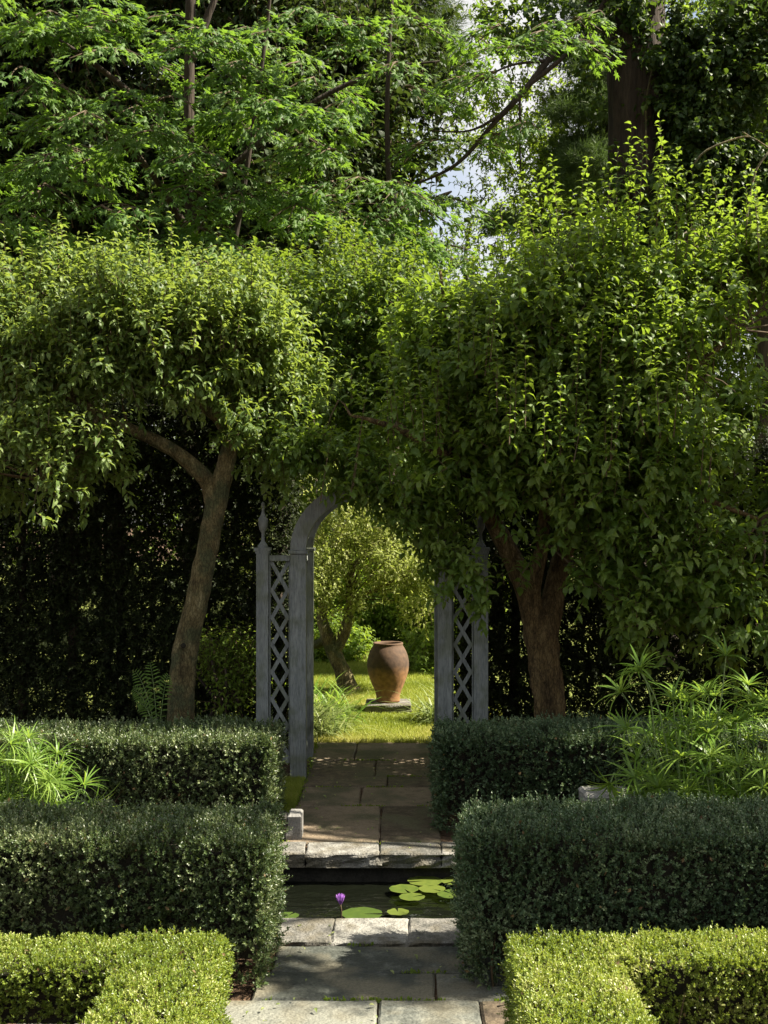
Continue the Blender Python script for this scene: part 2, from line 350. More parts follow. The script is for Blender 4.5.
def hedge(name, boxes, label, mat, dens, size, shoot, nl, group, rnd=.08, amp=.018, upw=.55, seed=0, ragged=.25, cat='hedge'):
    b0 = boxes[0]
    root = thing(name, ((b0[0]+b0[1])/2, (b0[2]+b0[3])/2, 0), label, cat, group)
    area = sum((b[1]-b[0])*(b[3]-b[2])+(b[1]-b[0])*(b[5]-b[4])*1.25+(b[3]-b[2])*(b[5]-b[4])*2 for b in boxes)
    mb = MB(); n = int(area*dens)
    P, Nn = box_surface(n, boxes, rnd, seed, amp)
    depth = RNG.uniform(.2, 1.25, len(P))*shoot*1.1
    # a thinner foot where old wood shows
    foot = P[:, 2] < .13+.05*noise3(P, 6, seed+4)
    keep = ~(foot & (RNG.uniform(0, 1, len(P)) < .6)) & ((noise3(P, 24, seed+6)+.6*noise3(P, 7, seed+8) > -.75) | (RNG.uniform(0, 1, len(P)) < .35))
    P, Nn, depth = P[keep], Nn[keep], depth[keep]
    D = Nn*.75+np.array([0, 0, upw])+RNG.normal(0, .32, P.shape)
    Ls = shoot*RNG.uniform(.6, 1.25, len(P)); tall = RNG.uniform(0, 1, len(P)) < .04; Ls[tall] *= 1+ragged*RNG.uniform(1, 5, tall.sum())
    tint = np.clip(.47+.28*noise3(P, 4, seed+9)+.2*noise3(P, 30, seed+2)+RNG.normal(0, .2, len(P)), 0, 1)
    shoots(mb, P-Nn*depth[:, None], D, Ls, nl, size, droop=-.1, ang=52, tmpl=(DI, DIF), tint=tint, stem=.0012, jit=.3, upn=.4, wid=1.0)
    kb = RNG.choice(len(P), len(P)//80)
    mb.inst(DI, DIF, P[kb]+Nn[kb]*.008, frames(RNG.normal(size=(len(kb), 3)), Nn[kb]+RNG.normal(0, .4, (len(kb), 3))), size*RNG.uniform(.8, 1.6, len(kb)), 2, RNG.uniform(0, 1, len(kb)))
    mb.build('foliage', [mat, M['twig'], M['deadleaf']], root)
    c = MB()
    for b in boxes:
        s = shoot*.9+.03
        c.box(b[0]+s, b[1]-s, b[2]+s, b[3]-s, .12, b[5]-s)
    # woody stems at the foot
    for b in boxes:
        for k in range(int((b[1]-b[0])*22)):
            x = random.uniform(b[0]+.03, b[1]-.03); y = random.uniform(b[2]+.04, b[3]-.04)
            c.tube([(x, y, -.02), (x+random.uniform(-.03, .03), y+random.uniform(-.03, .03), .1), (x+random.uniform(-.08, .08), y+random.uniform(-.06, .06), .26)], [.006, .005, .003], 5, 1, sub=2)
    c.build('branches', [M['core'], M['twig']], root)
    return root

# ================================================================== SETTING
def sheet(name, x0, x1, y0, y1, z, mat, nx=2, ny=2, amp=0, smooth=False):
    gx, gy = np.meshgrid(np.linspace(x0, x1, nx), np.linspace(y0, y1, ny)); V = np.stack([gx.ravel(), gy.ravel(), np.full(gx.size, z)], -1)
    if amp: V[:, 2] += amp*noise3(V*[1, 1.5, 1], 17, 3)*(.65+.35*noise3(V, 1.5, 9))
    i = (np.arange(ny-1)[:, None]*nx+np.arange(nx-1)[None]).ravel()
    mb = MB(); mb.add(V, [np.stack([i, i+1, i+nx+1, i+nx], -1)]); o = mb.build(name, mat, smooth=smooth); tag(o, kind='structure'); return o

# ground as one sheet with the pool cut out of it
mb = MB()
px0, px1, py0, py1 = -3.2, 3.2, 6.05, 7.36
G = 400
xs = [-G, px0, px1, G]; ys = [-G, py0, py1, G]
for i in range(3):
    for j in range(3):
        if i == 1 and j == 1: continue
        mb.add([(xs[i], ys[j], -.02), (xs[i+1], ys[j], -.02), (xs[i+1], ys[j+1], -.02), (xs[i], ys[j+1], -.02)], [[(0,1,2,3)]])
tag(mb.build('ground', M['soil']), kind='structure')
sheet('lawn', -30, 30, 11.0, 60, -.004, M['lawn'])
sheet('grass_verge_ground', -1.2, -.69, 7.62, 9.4, -.004, M['lawn'])

# pool
mb = MB(); wt = .02
mb.box(px0-.1, px1+.1, py0-.1, py0, -.8, -.022); mb.box(px0-.1, px1+.1, py1, py1+.1, -.8, -.022)
mb.box(px0-.1, px0, py0, py1, -.8, -.022); mb.box(px1, px1+.1, py0, py1, -.8, -.022); mb.box(px0, px1, py0, py1, -.85, -.8)
tag(mb.build('pool_basin', M['poolwall']), kind='structure')
sheet('water', px0, px1, py0, py1, -.17, M['water'], 900, 200, .0085, smooth=True)

def slab(mb, x0, x1, y0, y1, top, th, tint, jag=.006, n=10, rough=None, bev=.008):
    """a stone slab with a slightly irregular outline and a worn edge"""
    nx = max(2, int((x1-x0)/.06)); ny = max(2, int((y1-y0)/.06))
    pts = [(x0+(x1-x0)*i/nx, y0) for i in range(nx)]+[(x1, y0+(y1-y0)*i/ny) for i in range(ny)]+[(x1-(x1-x0)*i/nx, y1) for i in range(nx)]+[(x0, y1-(y1-y0)*i/ny) for i in range(ny)]
    p = np.array(pts); c = np.array([(x0+x1)/2, (y0+y1)/2]); q = np.c_[p, np.zeros(len(p))]
    p = p+np.stack([noise3(q, 11, int(x0*97+y0*31) % 50), noise3(q, 11, int(x1*57+y1*71) % 50+60)], -1)*jag
    k = len(p); inn = c+(p-c)*(1-bev*1.2/np.array([(x1-x0)/2, (y1-y0)/2]))
    hz = .003*noise3(np.c_[inn, np.zeros(k)], 7, 2)
    rings = [np.c_[p, np.full(k, top-th)]]
    if rough:
        for a, o in ((.75, 1), (.5, .4), (.25, 1)):
            z = top-th*a; pp = c+(p-c)*(1+rough*o*noise3(np.c_[p, np.full(k, z)], 30, 8)[:, None]/np.array([(x1-x0)/2, (y1-y0)/2]))
            rings.append(np.c_[pp, np.full(k, z)])
    rings += [np.c_[p, np.full(k, top-bev)], np.c_[inn, top+hz]]
    V = np.vstack(rings+[np.array([[c[0], c[1], top]])]); m = len(rings); i = np.arange(m-1)[:, None]*k; j = np.arange(k)[None]
    qd = np.stack([i+j, i+(j+1) % k, i+k+(j+1) % k, i+k+j], -1).reshape(-1, 4); jj = np.arange(k)
    mb.add(V, [qd, np.stack([(m-1)*k+jj, (m-1)*k+(jj+1) % k, np.full(k, m*k)], -1)], 0, tint)

path = thing('path', (-.17, 8, 0), None, None); tag(path, kind='structure')
g = .005
rows = [(7.585, 8.57, [-.70, -.09, .30]), (8.57, 9.18, [-.68, -.24, .29]), (9.18, 9.57, [-.69, -.05, .31]), (9.57, 10.2, [-.69, -.15, .31]), (10.2, 11.0, [-.7, -.33, .31])]
for (a, b, xs_) in rows:
    for x0, x1 in zip(xs_[:-1], xs_[1:]):
        s = MB(); slab(s, x0+g, x1-g, a+g, b-g, RNG.uniform(.0, .006), .03, RNG.uniform(0, 1)); s.build('flagstone', M['flag_far'], path)
terr = thing('terrace', (-.1, 5, 0), None, None); tag(terr, kind='structure')
rows = [(5.43, 5.775, [-.55, .62]), (5.115, 5.43, [-.6, .18, .7]), (4.83, 5.115, [-1.5, -.065, .352, .47, 1.6]), (4.2, 4.83, [-1.3, -.4, .25, 1.2]), (3.4, 4.2, [-1.3, -.2, .5, 1.3]), (2.4, 3.4, [-1.3, .1, 1.2]), (1.2, 2.4, [-1.2, -.3, 1.2])]
for (a, b, xs_) in rows:
    for x0, x1 in zip(xs_[:-1], xs_[1:]):
        s = MB(); brown = abs(x0-.352) < .01
        slab(s, x0+g, x1-g, a+g, b-g, RNG.uniform(.0, .005), .03, RNG.uniform(0, 1)); s.build('flagstone', M['flag_far'] if brown else M['flag_near'], terr)
cop = thing('pool_coping', (0, 6.7, 0), 'rough grey stone coping along both long edges of the lily pool', 'coping')
for (y0, y1, xs_) in [(5.785, 6.13, [-3, -2.2, -1.3, -.9, -.295, .07, .75, 1.5, 2.3, 3]), (7.30, 7.575, [-3, -2.3, -1.5, -.95, -.535, -.085, .285, .9, 1.6, 2.4, 3])]:
    for x0, x1 in zip(xs_[:-1], xs_[1:]):
        s = MB(); slab(s, x0+g*.45, x1-g*.45, y0, y1+RNG.uniform(-.015, .015)*(y0 < 6), .012+RNG.uniform(0, .006), .085, RNG.uniform(0, 1), .008, rough=.018, bev=.007)
        s.build('coping_stone', M['coping'], cop)

# ================================================================== HEDGES
hg = 'clipped hedges along the pool'
hedge('tall_hedge', [(-2.5, -.53, 5.18, 5.86, 0, .64)], 'dark green clipped hedge left of the path, in front of the pool', M['hollyg'], 4300, .0165, .05, 11, hg, seed=11)
hedge('tall_hedge', [(.31, 2.5, 5.22, 5.92, 0, .655)], 'dark blue-green clipped hedge right of the path, in front of the pool', M['holly'], 4300, .0165, .05, 11, hg, seed=21)
hedge('tall_hedge', [(-3.4, -.765, 7.8, 8.5, 0, .6)], 'clipped hedge beyond the pool at the foot of the leaning apple tree', M['hollyg'], 2600, .021, .06, 10, hg, seed=31)
hedge('tall_hedge', [(.27, 3.4, 7.8, 8.5, 0, .62)], 'blue-green clipped hedge beyond the pool in front of the brown forked trunk', M['holly'], 2600, .021, .055, 10, hg, seed=41)
hb = 'low boxwood hedges in the foreground'
hedge('low_hedge', [(-2.3, -.99, 4.52, 4.86, 0, .355), (-1.02, -.655, 3.3, 4.86, 0, .365)], 'low bright yellow-green boxwood hedge with an angled arm, bottom left of the photo', M['boxw'], 6500, .0135, .03, 9, hb, rnd=.05, amp=.008, seed=51, upw=.4)
hedge('low_hedge', [(.82, 2.3, 4.52, 4.86, 0, .385), (.44, .85, 3.3, 4.86, 0, .375)], 'low bright yellow-green boxwood hedge with an angled arm, bottom right of the photo', M['boxw'], 6500, .0135, .03, 9, hb, rnd=.05, amp=.008, seed=61, upw=.4)

# ================================================================== GARDEN ARCH
def arch():
    y0 = 9.5
    root = thing('garden_arch', (-.17, y0, 0), 'blue-grey painted wooden garden arch with lattice side panels over the path', 'arch')
    def b(nm, *a):
        m = MB(); m.box(*a); o = m.build(nm, M['paint'], root)
        bv = o.modifiers.new('b', 'BEVEL'); bv.width = .004; bv.segments = 2; return o
    # posts: outer ones with finials, inner ones carrying the arch, a second frame behind
    for (x0, x1) in ((-1.07, -.975), (.62, .73)):
        b('post', x0, x1, y0, y0+.1, -.02, 1.76)
        m = MB(); m.box(x0-.015, x1+.015, y0-.015, y0+.115, 1.762, 1.785)
        m.box(x0-.006, x1+.006, y0-.006, y0+.106, 1.74, 1.7615); m.build('post_cap', M['paint'], root)
        f = MB(); f.lathe([(.04, 0), (.042, .012), (.03, .03), (.014, .05), (.011, .1), (.013, .115), (.028, .14), (.036, .18), (.038, .215), (.038, .225), (.03, .232), (.02, .25), (.01, .28), (.008, .315), (.013, .33), (.013, .345), (0, .36)], ((x0+x1)/2, y0+.05, 1.785), 20)
        f.build('finial', M['paint'], root, smooth=True)
    for yy in (y0, 10.32):
        for (x0, x1) in ((-.806, -.682), (.341, .45)):
            b('arch_post', x0, x1, yy-.004, yy+.1, -.02, 1.735)
            b('moulding', x0-.014, x1+.014, yy-.02, yy+.115, 1.737, 1.765)
        # the curved head
        m = MB(); n = 40; cx = -.172; V = []
        for i in range(n+1):
            t = math.pi*i/n; c_, s_ = math.cos(t), math.sin(t)
            for (rx, rz, yv) in ((.634, .545, yy), (.512, .425, yy), (.512, .425, yy+.09), (.634, .545, yy+.09)):
                V.append((cx-rx*c_, yv, 1.766+rz*s_))
        i = np.arange(n)[:, None]*4; j = np.arange(4)[None]
        m.add(V, [np.stack([i+j, i+(j+1) % 4, i+4+(j+1) % 4, i+4+j], -1).reshape(-1, 4)])
        m.build('arch_head', M['paint'], root)
    # slats joining the two heads
    for k in range(9):
        t = math.pi*(k+.5)/9; x = -.172-.57*math.cos(t); z = 1.766+.485*math.sin(t)
        m = MB(); m.tube([(x, y0+.092, z), (x, 10.318, z)], [.016, .016], 6, sub=1); m.build('roof_slat', M['paint'], root)
    # rails and lattice in the front panels
    def lattice(o, u, u0, u1, z0, z1, ang, sp, hw, th):
        m = MB(); u = np.array(u, float); up = np.array([0, 0, 1.]); nrm = np.cross(u, up)
        for si, sg in enumerate((1, -1)):
            d = np.array([math.cos(R(ang))*sg, math.sin(R(ang))])
            k = -40
            while k < 40:
                p = np.array([(u0+u1)/2+k*sp, (z0+z1)/2]); ts = []
                # clip the centre line to the panel
                t0, t1 = -9, 9
                for ax, lo, hi in ((0, u0, u1), (1, z0, z1)):
                    a, b_ = (lo-p[ax])/d[ax], (hi-p[ax])/d[ax]; t0 = max(t0, min(a, b_)); t1 = min(t1, max(a, b_))
                k += 1
                if t1-t0 < .05: continue
                a = p+d*t0; e = p+d*t1; pr = np.array([-d[1], d[0]])*hw
                off = (si*2-1)*th*.52
                V = []
                for q in (a-pr, a+pr, e+pr, e-pr):
                    for s in (-.5, .5): V.append(o+u*q[0]+up*q[1]+nrm*(off+s*th))
                m.add(V, [[(0,2,4,6),(1,7,5,3),(0,1,3,2),(2,3,5,4),(4,5,7,6),(6,7,1,0)]])
        return m.build('lattice', M['paint'], root)
    for (x0, x1) in ((-.974, -.807), (.451, .619)):
        b('rail', x0, x1, y0+.02, y0+.08, 1.68, 1.725); b('rail', x0, x1, y0+.02, y0+.08, .11, .165)
        for (zz) in (.8,): pass
        b('stile', x0, x0+.013, y0+.03, y0+.07, .166, 1.679); b('stile', x1-.013, x1, y0+.03, y0+.07, .166, 1.679)
        lattice(np.array([0, y0+.05, 0]), (1, 0, 0), x0+.013, x1-.013, .166, 1.679, 60, .122, .0145, .009)
    for x in (-.745, .395):
        b('rail', x-.02, x+.02, y0+.1, 10.315, 1.66, 1.7); b('rail', x-.02, x+.02, y0+.1, 10.315, .1, .15)
        lattice(np.array([x, 0, 0]), (0, 1, 0), y0+.105, 10.31, .151, 1.659, 50, .11, .018, .009)
arch()

# ================================================================== URN
u = W(388, 708, 12.9); u[2] = 0
urn_y = 12.9
o = MB(); slab(o, u[0]-.235, u[0]+.235, urn_y-.2, urn_y+.25, .085, .09, .5, .006, rough=.01)
tag(o.build('stone_plinth', M['coping']), 'flat grey stone plinth on the lawn under the terracotta urn', 'plinth')
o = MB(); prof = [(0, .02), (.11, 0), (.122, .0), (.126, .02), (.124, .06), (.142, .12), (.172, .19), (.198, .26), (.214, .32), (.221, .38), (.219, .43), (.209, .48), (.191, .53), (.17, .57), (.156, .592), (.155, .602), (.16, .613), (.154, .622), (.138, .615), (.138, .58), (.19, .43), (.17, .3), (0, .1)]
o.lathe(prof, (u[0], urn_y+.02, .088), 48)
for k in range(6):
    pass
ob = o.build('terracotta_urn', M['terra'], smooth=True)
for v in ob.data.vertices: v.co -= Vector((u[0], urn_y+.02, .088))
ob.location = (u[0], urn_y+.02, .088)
tag(ob, 'large terracotta urn with shade painted on its upper half, standing on a stone plinth beyond the arch', 'urn')

# ================================================================== TREES
def limb(root, pts, rad, mat, name='branch', n=14, rough=.09, sub=6):
    m = MB(); m.tube(pts, rad, n, rough=rough, sub=sub); return m.build(name, mat, root, smooth=True)

def grow_twigs(mb, centres, tips, n=5, r=.006, mat=1):
    for a, b in zip(centres, tips):
        mid = (a+b)/2+RNG.normal(0, .06, 3)+[0, 0, .04]; mb.tube([a, mid, b], [r*1.6, r, r*.35], n, mat, sub=2, cap=False)

def leafy(root, ells, n, size, L, nl, mat, gap=-.45, gs=2.4, seed=1, upb=.8, outb=.6, droop=.5, extra=None, name='crown', tw=120, hubs=None, wid=1.0, curve=.05, bias=.42, tmpl=(OV, OVF), tintb=0.0, stem=.0025, lead=0):
    mb = MB(); P, O = in_ell(n, ells, bias, gap, gs, seed)
    D = O*outb+np.array([0, 0, upb])+RNG.normal(0, .38, P.shape)
    Ls = L*RNG.uniform(.55, 1.25, len(P))
    tint = np.clip(.5+tintb+.22*noise3(P, 2.5, seed+5)+RNG.normal(0, .15, len(P)), 0, 1)
    shoots(mb, P, D, Ls, nl, size, droop, 72, tmpl=tmpl, tint=tint, curve=curve, wid=wid, stem=stem)
    if extra is not None:
        EP, EL = extra; ED = np.tile([0, 0, 1.0], (len(EP), 1))+RNG.normal(0, .1, EP.shape)
        for q in range(3):
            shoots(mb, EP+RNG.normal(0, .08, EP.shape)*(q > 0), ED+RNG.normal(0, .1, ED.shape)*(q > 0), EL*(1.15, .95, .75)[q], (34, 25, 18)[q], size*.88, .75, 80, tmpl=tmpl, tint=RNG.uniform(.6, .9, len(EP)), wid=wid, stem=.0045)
    if lead:
        k = RNG.choice(len(P), min(lead, len(P)), replace=False); k = k[O[k][:, 2] > -.1]
        LD = O[k]*.25+[0, 0, 1.0]+RNG.normal(0, .16, (len(k), 3)); LD[:, 1] -= .15
        kd = RNG.choice(len(P), min(lead, len(P)), replace=False); kd = kd[O[kd][:, 2] < -.15]
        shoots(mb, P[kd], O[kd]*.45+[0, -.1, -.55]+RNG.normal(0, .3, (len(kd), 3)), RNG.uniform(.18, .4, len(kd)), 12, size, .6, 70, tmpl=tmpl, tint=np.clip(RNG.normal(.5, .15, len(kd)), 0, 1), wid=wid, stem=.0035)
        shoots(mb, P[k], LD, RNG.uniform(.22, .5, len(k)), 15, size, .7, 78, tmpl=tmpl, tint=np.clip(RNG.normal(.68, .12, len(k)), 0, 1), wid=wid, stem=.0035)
    if hubs is not None and tw:
        hubs = np.array(hubs); sel = P[RNG.choice(len(P), tw)]
        d = ((sel[:, None]-hubs[None])**2).sum(-1); ok = d.min(1) < .9; grow_twigs(mb, hubs[d.argmin(1)][ok], sel[ok])
    mb.build(name, [mat, M['twig']], root)

# --- left: leaning apple tree
zt = 9.3
root = thing('apple_tree', (W(178, 783, zt)[0], zt, 0), 'leaning pale-barked apple tree with a forked trunk and knot hole, left of the arch', 'tree')
tr = [W(176, 800, zt), W(178, 775, zt), W(181, 715, zt), W(185, 655, zt), W(197, 600, zt), W(206, 555, zt), W(217, 500, zt), W(228, 455, zt), W(232, 430, zt)]
trunk = limb(root, tr, [.14, .117, .101, .097, .086, .081, .078, .068, .06], M['bark_l'], 'trunk', 72, .08, 14)
m = MB(); kc = W(186, 644, zt)+[0, -.112, 0]; m.tube([kc+[0, -.012, 0], kc+[0, .02, 0]], [.02, .014], 12, 0, sub=1); m.tube([kc+[0, -.004, 0], kc+[0, .02, 0]], [.034, .036], 14, 1, sub=1)
m.build('knot_hole', [M['core'], M['bark_l']], trunk, smooth=True)
hubsL = []
for pts, rad in [
    ([W(215, 505, zt), W(207, 482, zt), W(188, 462, zt-.05), W(160, 443, zt-.1), W(128, 428, zt-.2), W(85, 405, zt-.3), W(40, 380, zt-.3)], [.07, .066, .058, .05, .042, .03, .015]),
    ([W(231, 440, zt), W(222, 420, zt), W(206, 405, zt), W(192, 385, zt), W(165, 350, zt-.2), W(130, 310, zt-.3)], [.07, .066, .058, .045, .03, .012]),
    ([W(231, 440, zt), W(238, 418, zt+.1), W(252, 395, zt+.2), W(262, 350, zt+.3), W(270, 300, zt+.3)], [.065, .05, .042, .03, .012]),
    ([W(206, 405, zt), W(203, 370, zt+.1), W(205, 320, zt+.1), W(210, 270, zt)], [.045, .035, .024, .01]),
    ([W(128, 428, zt-.2), W(100, 440, zt-.4), W(70, 460, zt-.5), W(40, 480, zt-.6)], [.03, .022, .015, .008]),
    ([W(98, 412, zt-.3), W(88, 440, zt-.3), W(84, 480, zt-.3)], [.025, .014, .008]),
    ([W(75, 400, zt-.3), W(60, 350, zt-.2), W(50, 300, zt-.1)], [.028, .018, .008])]:
    limb(root, pts, rad, M['bark_l'], 'branch', 40, .09, 8); hubsL += [p for p in pts[1:]]
ellL = [E(60, 335, 9.3, .75, .8, .47), E(150, 325, 9.2, .65, .8, .42), E(230, 335, 9.3, .45, .7, .4), E(-40, 340, 9.3, .6, .8, .6), E(110, 350, 8.9, .8, .6, .35),
        E(210, 360, 9.0, .55, .5, .25), E(30, 400, 9.0, .45, .6, .35), E(60, 450, 8.7, .38, .4, .3, .8), E(25, 480, 8.7, .35, .4, .3, .8), E(95, 470, 8.8, .25, .3, .25, .6), E(265, 355, 9.4, .28, .5, .3),
        E(262, 400, 9.5, .22, .3, .2), E(-20, 480, 9, .3, .5, .3), E(250, 415, 9.2, .3, .35, .2, 1.2), E(275, 445, 9.35, .28, .3, .22, 1.2), E(150, 385, 8.9, .5, .4, .12, .8), E(300, 400, 9.6, .25, .3, .25), E(262, 470, 9.4, .16, .2, .14, .7)]
tips = [(5, 262, 9.1), (20, 245, 9.1), (35, 258, 9), (50, 240, 9.1), (63, 218, 9.1), (78, 240, 9), (92, 250, 9), (108, 238, 9.1), (120, 245, 9), (132, 222, 9.1), (148, 240, 9), (160, 238, 9.1), (172, 222, 9.1), (186, 245, 9), (200, 250, 9.1), (215, 262, 9.1), (232, 255, 9.2), (246, 275, 9.2), (262, 285, 9.2), (30, 290, 8.7), (75, 280, 8.6), (110, 285, 8.6), (150, 275, 8.7), (190, 290, 8.7), (55, 300, 8.6), (220, 300, 8.8)]
tl = RNG.uniform(45, 85, len(tips)); exp = np.array([W(px, py+l, z) for (px, py, z), l in zip(tips, tl)]); expl = np.array([l*z/F for (px, py, z), l in zip(tips, tl)])
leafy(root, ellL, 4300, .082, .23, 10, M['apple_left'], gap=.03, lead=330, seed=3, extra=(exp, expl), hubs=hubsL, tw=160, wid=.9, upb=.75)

# --- right: big two-stemmed pear tree whose crown hangs over the arch
root = thing('pear_tree', (W(548, 783, zt)[0], zt, 0), 'broad dense tree with a thick brown forked trunk, its crown hanging over the arch', 'tree')
tr = [W(556, 800, zt), W(554, 775, zt), W(550, 715, zt), W(545, 670, zt), W(541, 640, zt), W(538, 615, zt)]
limb(root, tr, [.15, .132, .12, .115, .12, .11], M['bark_r'], 'trunk', 96, .12, 16)
hubsR = []
for pts, rad in [
    ([W(538, 640, zt), W(530, 600, zt-.03), W(520, 575, zt), W(505, 545, zt), W(480, 500, zt-.1), W(450, 460, zt-.2), W(400, 430, zt-.3), W(350, 415, zt-.4)], [.095, .088, .08, .072, .06, .045, .03, .012]),
    ([W(545, 640, zt), W(553, 600, zt+.03), W(560, 565, zt+.05), W(575, 520, zt), W(590, 450, zt), W(600, 380, zt), W(610, 300, zt)], [.085, .08, .075, .065, .055, .04, .015]),
    ([W(528, 610, zt), W(536, 575, zt-.12), W(542, 540, zt-.15), W(545, 480, zt-.2), W(530, 400, zt-.3), W(520, 320, zt-.3)], [.07, .055, .05, .045, .035, .015]),
    ([W(590, 450, zt), W(640, 400, zt-.2), W(690, 370, zt-.3), W(740, 330, zt-.3)], [.055, .045, .03, .012]),
    ([W(575, 520, zt), W(640, 500, zt-.2), W(700, 500, zt-.3), W(760, 520, zt-.3)], [.06, .045, .03, .012]),
    ([W(545, 480, zt), W(480, 400, zt), W(450, 330, zt), W(440, 270, zt)], [.05, .035, .02, .01]),
    ([W(640, 400, zt), W(680, 300, zt+.2), W(690, 230, zt+.2)], [.035, .02, .01])]:
    limb(root, pts, rad, M['bark_r'], 'branch', 48, .1, 8); hubsR += [p for p in pts[2:]]
ellR = [E(525, 325, 9.4, .75, .8, .44), E(620, 312, 9.4, .8, .8, .5), E(725, 325, 9.3, .75, .8, .54), E(770, 330, 9.2, .5, .6, .7, 1.6), E(770, 460, 9.1, .5, .6, .5, 1.5), E(775, 560, 9, .4, .5, .5, 1.3), E(880, 350, 9.3, .8, .9, 1), E(900, 520, 9.2, .7, .8, .8), E(800, 330, 9.3, .7, .8, .9), E(470, 370, 9.2, .6, .7, .5), E(580, 370, 9.0, .8, .7, .6), E(690, 400, 9.0, .8, .7, .6),
        E(500, 450, 8.9, .55, .5, .5), E(600, 470, 8.8, .7, .5, .5), E(720, 490, 8.8, .7, .6, .5), E(420, 450, 9.0, .5, .5, .35), E(350, 430, 9.1, .3, .35, .22), E(310, 455, 9.1, .2, .25, .12, .7), E(380, 490, 9.0, .35, .35, .2, .9), E(440, 520, 8.95, .32, .35, .25),
        E(490, 520, 8.9, .3, .3, .3), E(660, 560, 8.8, .5, .5, .35), E(720, 600, 8.8, .5, .5, .35), E(640, 620, 8.7, .25, .3, .22, .8), E(780, 560, 8.8, .5, .5, .5), E(445, 560, 9.0, .16, .25, .2, .8), E(480, 570, 9.0, .2, .25, .22, .9), E(535, 575, 8.7, .3, .2, .15), E(500, 575, 8.8, .2, .2, .18), E(590, 575, 8.8, .25, .2, .16), E(440, 335, 9.5, .45, .5, .3, .6), E(405, 515, 8.95, .2, .2, .1, .8), E(365, 485, 9.1, .26, .25, .14, 1.3), E(400, 500, 9.1, .26, .25, .16, 1.2), E(430, 530, 9.1, .2, .25, .2), E(345, 480, 9.0, .14, .2, .1), E(445, 590, 9.1, .12, .15, .14, .6)]
tips = [(455, 285, 9.2), (470, 250, 9.3), (482, 228, 9.4), (505, 205, 9.4), (520, 215, 9.2), (536, 172, 9.4), (548, 190, 9.3), (560, 168, 9.4), (573, 180, 9.2), (588, 168, 9.3), (602, 180, 9.1), (614, 158, 9.2), (627, 140, 9.2), (638, 150, 9), (652, 165, 9.1), (666, 125, 9.1), (676, 158, 9), (690, 185, 9.1), (703, 178, 9), (718, 165, 9), (732, 168, 9.1), (746, 175, 9), (762, 190, 9),
        (458, 292, 8.5), (485, 282, 8.4), (497, 318, 8.4), (515, 345, 8.3), (545, 300, 8.5), (575, 330, 8.4), (600, 290, 8.5), (625, 270, 8.5), (650, 290, 8.4), (680, 300, 8.4), (705, 280, 8.5), (740, 270, 8.5), (560, 385, 8.2), (610, 370, 8.2), (660, 360, 8.2), (700, 370, 8.2), (400, 350, 8.6), (425, 365, 8.6), (440, 340, 8.6), (350, 385, 8.7), (515, 250, 9), (580, 235, 9), (640, 215, 8.9), (690, 235, 8.9), (735, 225, 8.8), (610, 225, 8.9), (545, 240, 9), (470, 300, 9), (430, 300, 9.3), (415, 330, 9.2)]
tl = RNG.uniform(75, 125, len(tips)); exp = np.array([W(px, py+l, z) for (px, py, z), l in zip(tips, tl)]); expl = np.array([l*z/F for (px, py, z), l in zip(tips, tl)])
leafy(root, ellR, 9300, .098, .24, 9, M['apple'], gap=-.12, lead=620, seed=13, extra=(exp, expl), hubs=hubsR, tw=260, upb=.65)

leafy(root, [E(352, 484, 9.12, .13, .18, .1), E(380, 484, 9.1, .2, .2, .13), E(412, 500, 9.1, .2, .2, .18), E(440, 545, 9.15, .13, .2, .22), E(345, 455, 9.1, .22, .2, .13), E(300, 450, 9.1, .2, .2, .12)], 330, .08, .2, 9, M['apple'], gap=-9, seed=17, name='overhanging_foliage', tw=0, upb=-.1, outb=.7, bias=.6)
# --- trees behind, between the two crowns
root = thing('understorey_tree', (-.9, 11.9, 0), 'shaded leafy tree just behind the arch, between the leaning tree and the brown forked trunk', 'tree')
limb(root, [(-.9, 11.9, -.02), (-.95, 11.9, 1.2), W(292, 440, 11.8), W(300, 300, 11.8)], [.09, .075, .06, .02], M['bark_d'], 'trunk')
ell = [E(330, 300, 11.8, .95, .8, .55), E(400, 330, 11.6, .8, .7, .5), E(270, 330, 12, .7, .8, .5), E(330, 400, 11.6, .8, .7, .5), E(250, 420, 11.8, .55, .6, .45), E(400, 420, 11.7, .7, .6, .5), E(270, 490, 11.6, .45, .5, .35), E(440, 480, 11.6, .4, .5, .3)]
leafy(root, ell, 3300, .085, .26, 9, M['centre'], gap=-.3, lead=120, seed=23, hubs=[W(300, 400, 11.8), W(330, 350, 11.8)], tw=60)

# --- orchard tree beyond the arch
zo = 14.4
root = thing('orchard_tree', (W(341, 690, zo)[0], zo, 0), 'old crooked orchard tree on the lawn beyond the arch, left of the urn', 'tree')
limb(root, [W(352, 697, zo), W(348, 688, zo), W(342, 670, zo), W(333, 650, zo), W(326, 635, zo)], [.16, .12, .095, .09, .085], M['bark_l'], 'trunk', 18, .12)
for pts, rad in [([W(333, 652, zo), W(341, 640, zo), W(347, 625, zo), W(350, 600, zo), W(352, 570, zo), W(375, 545, zo)], [.09, .075, .065, .05, .04, .02]),
                 ([W(328, 640, zo), W(322, 615, zo), W(326, 585, zo), W(316, 540, zo)], [.08, .06, .05, .02]), ([W(326, 640, zo), W(312, 645, zo), W(298, 636, zo)], [.06, .045, .03]), ([W(350, 600, zo), W(385, 585, zo-.2), W(420, 570, zo-.3)], [.03, .02, .01])]:
    limb(root, pts, rad, M['bark_l'], 'branch', 10, .1)
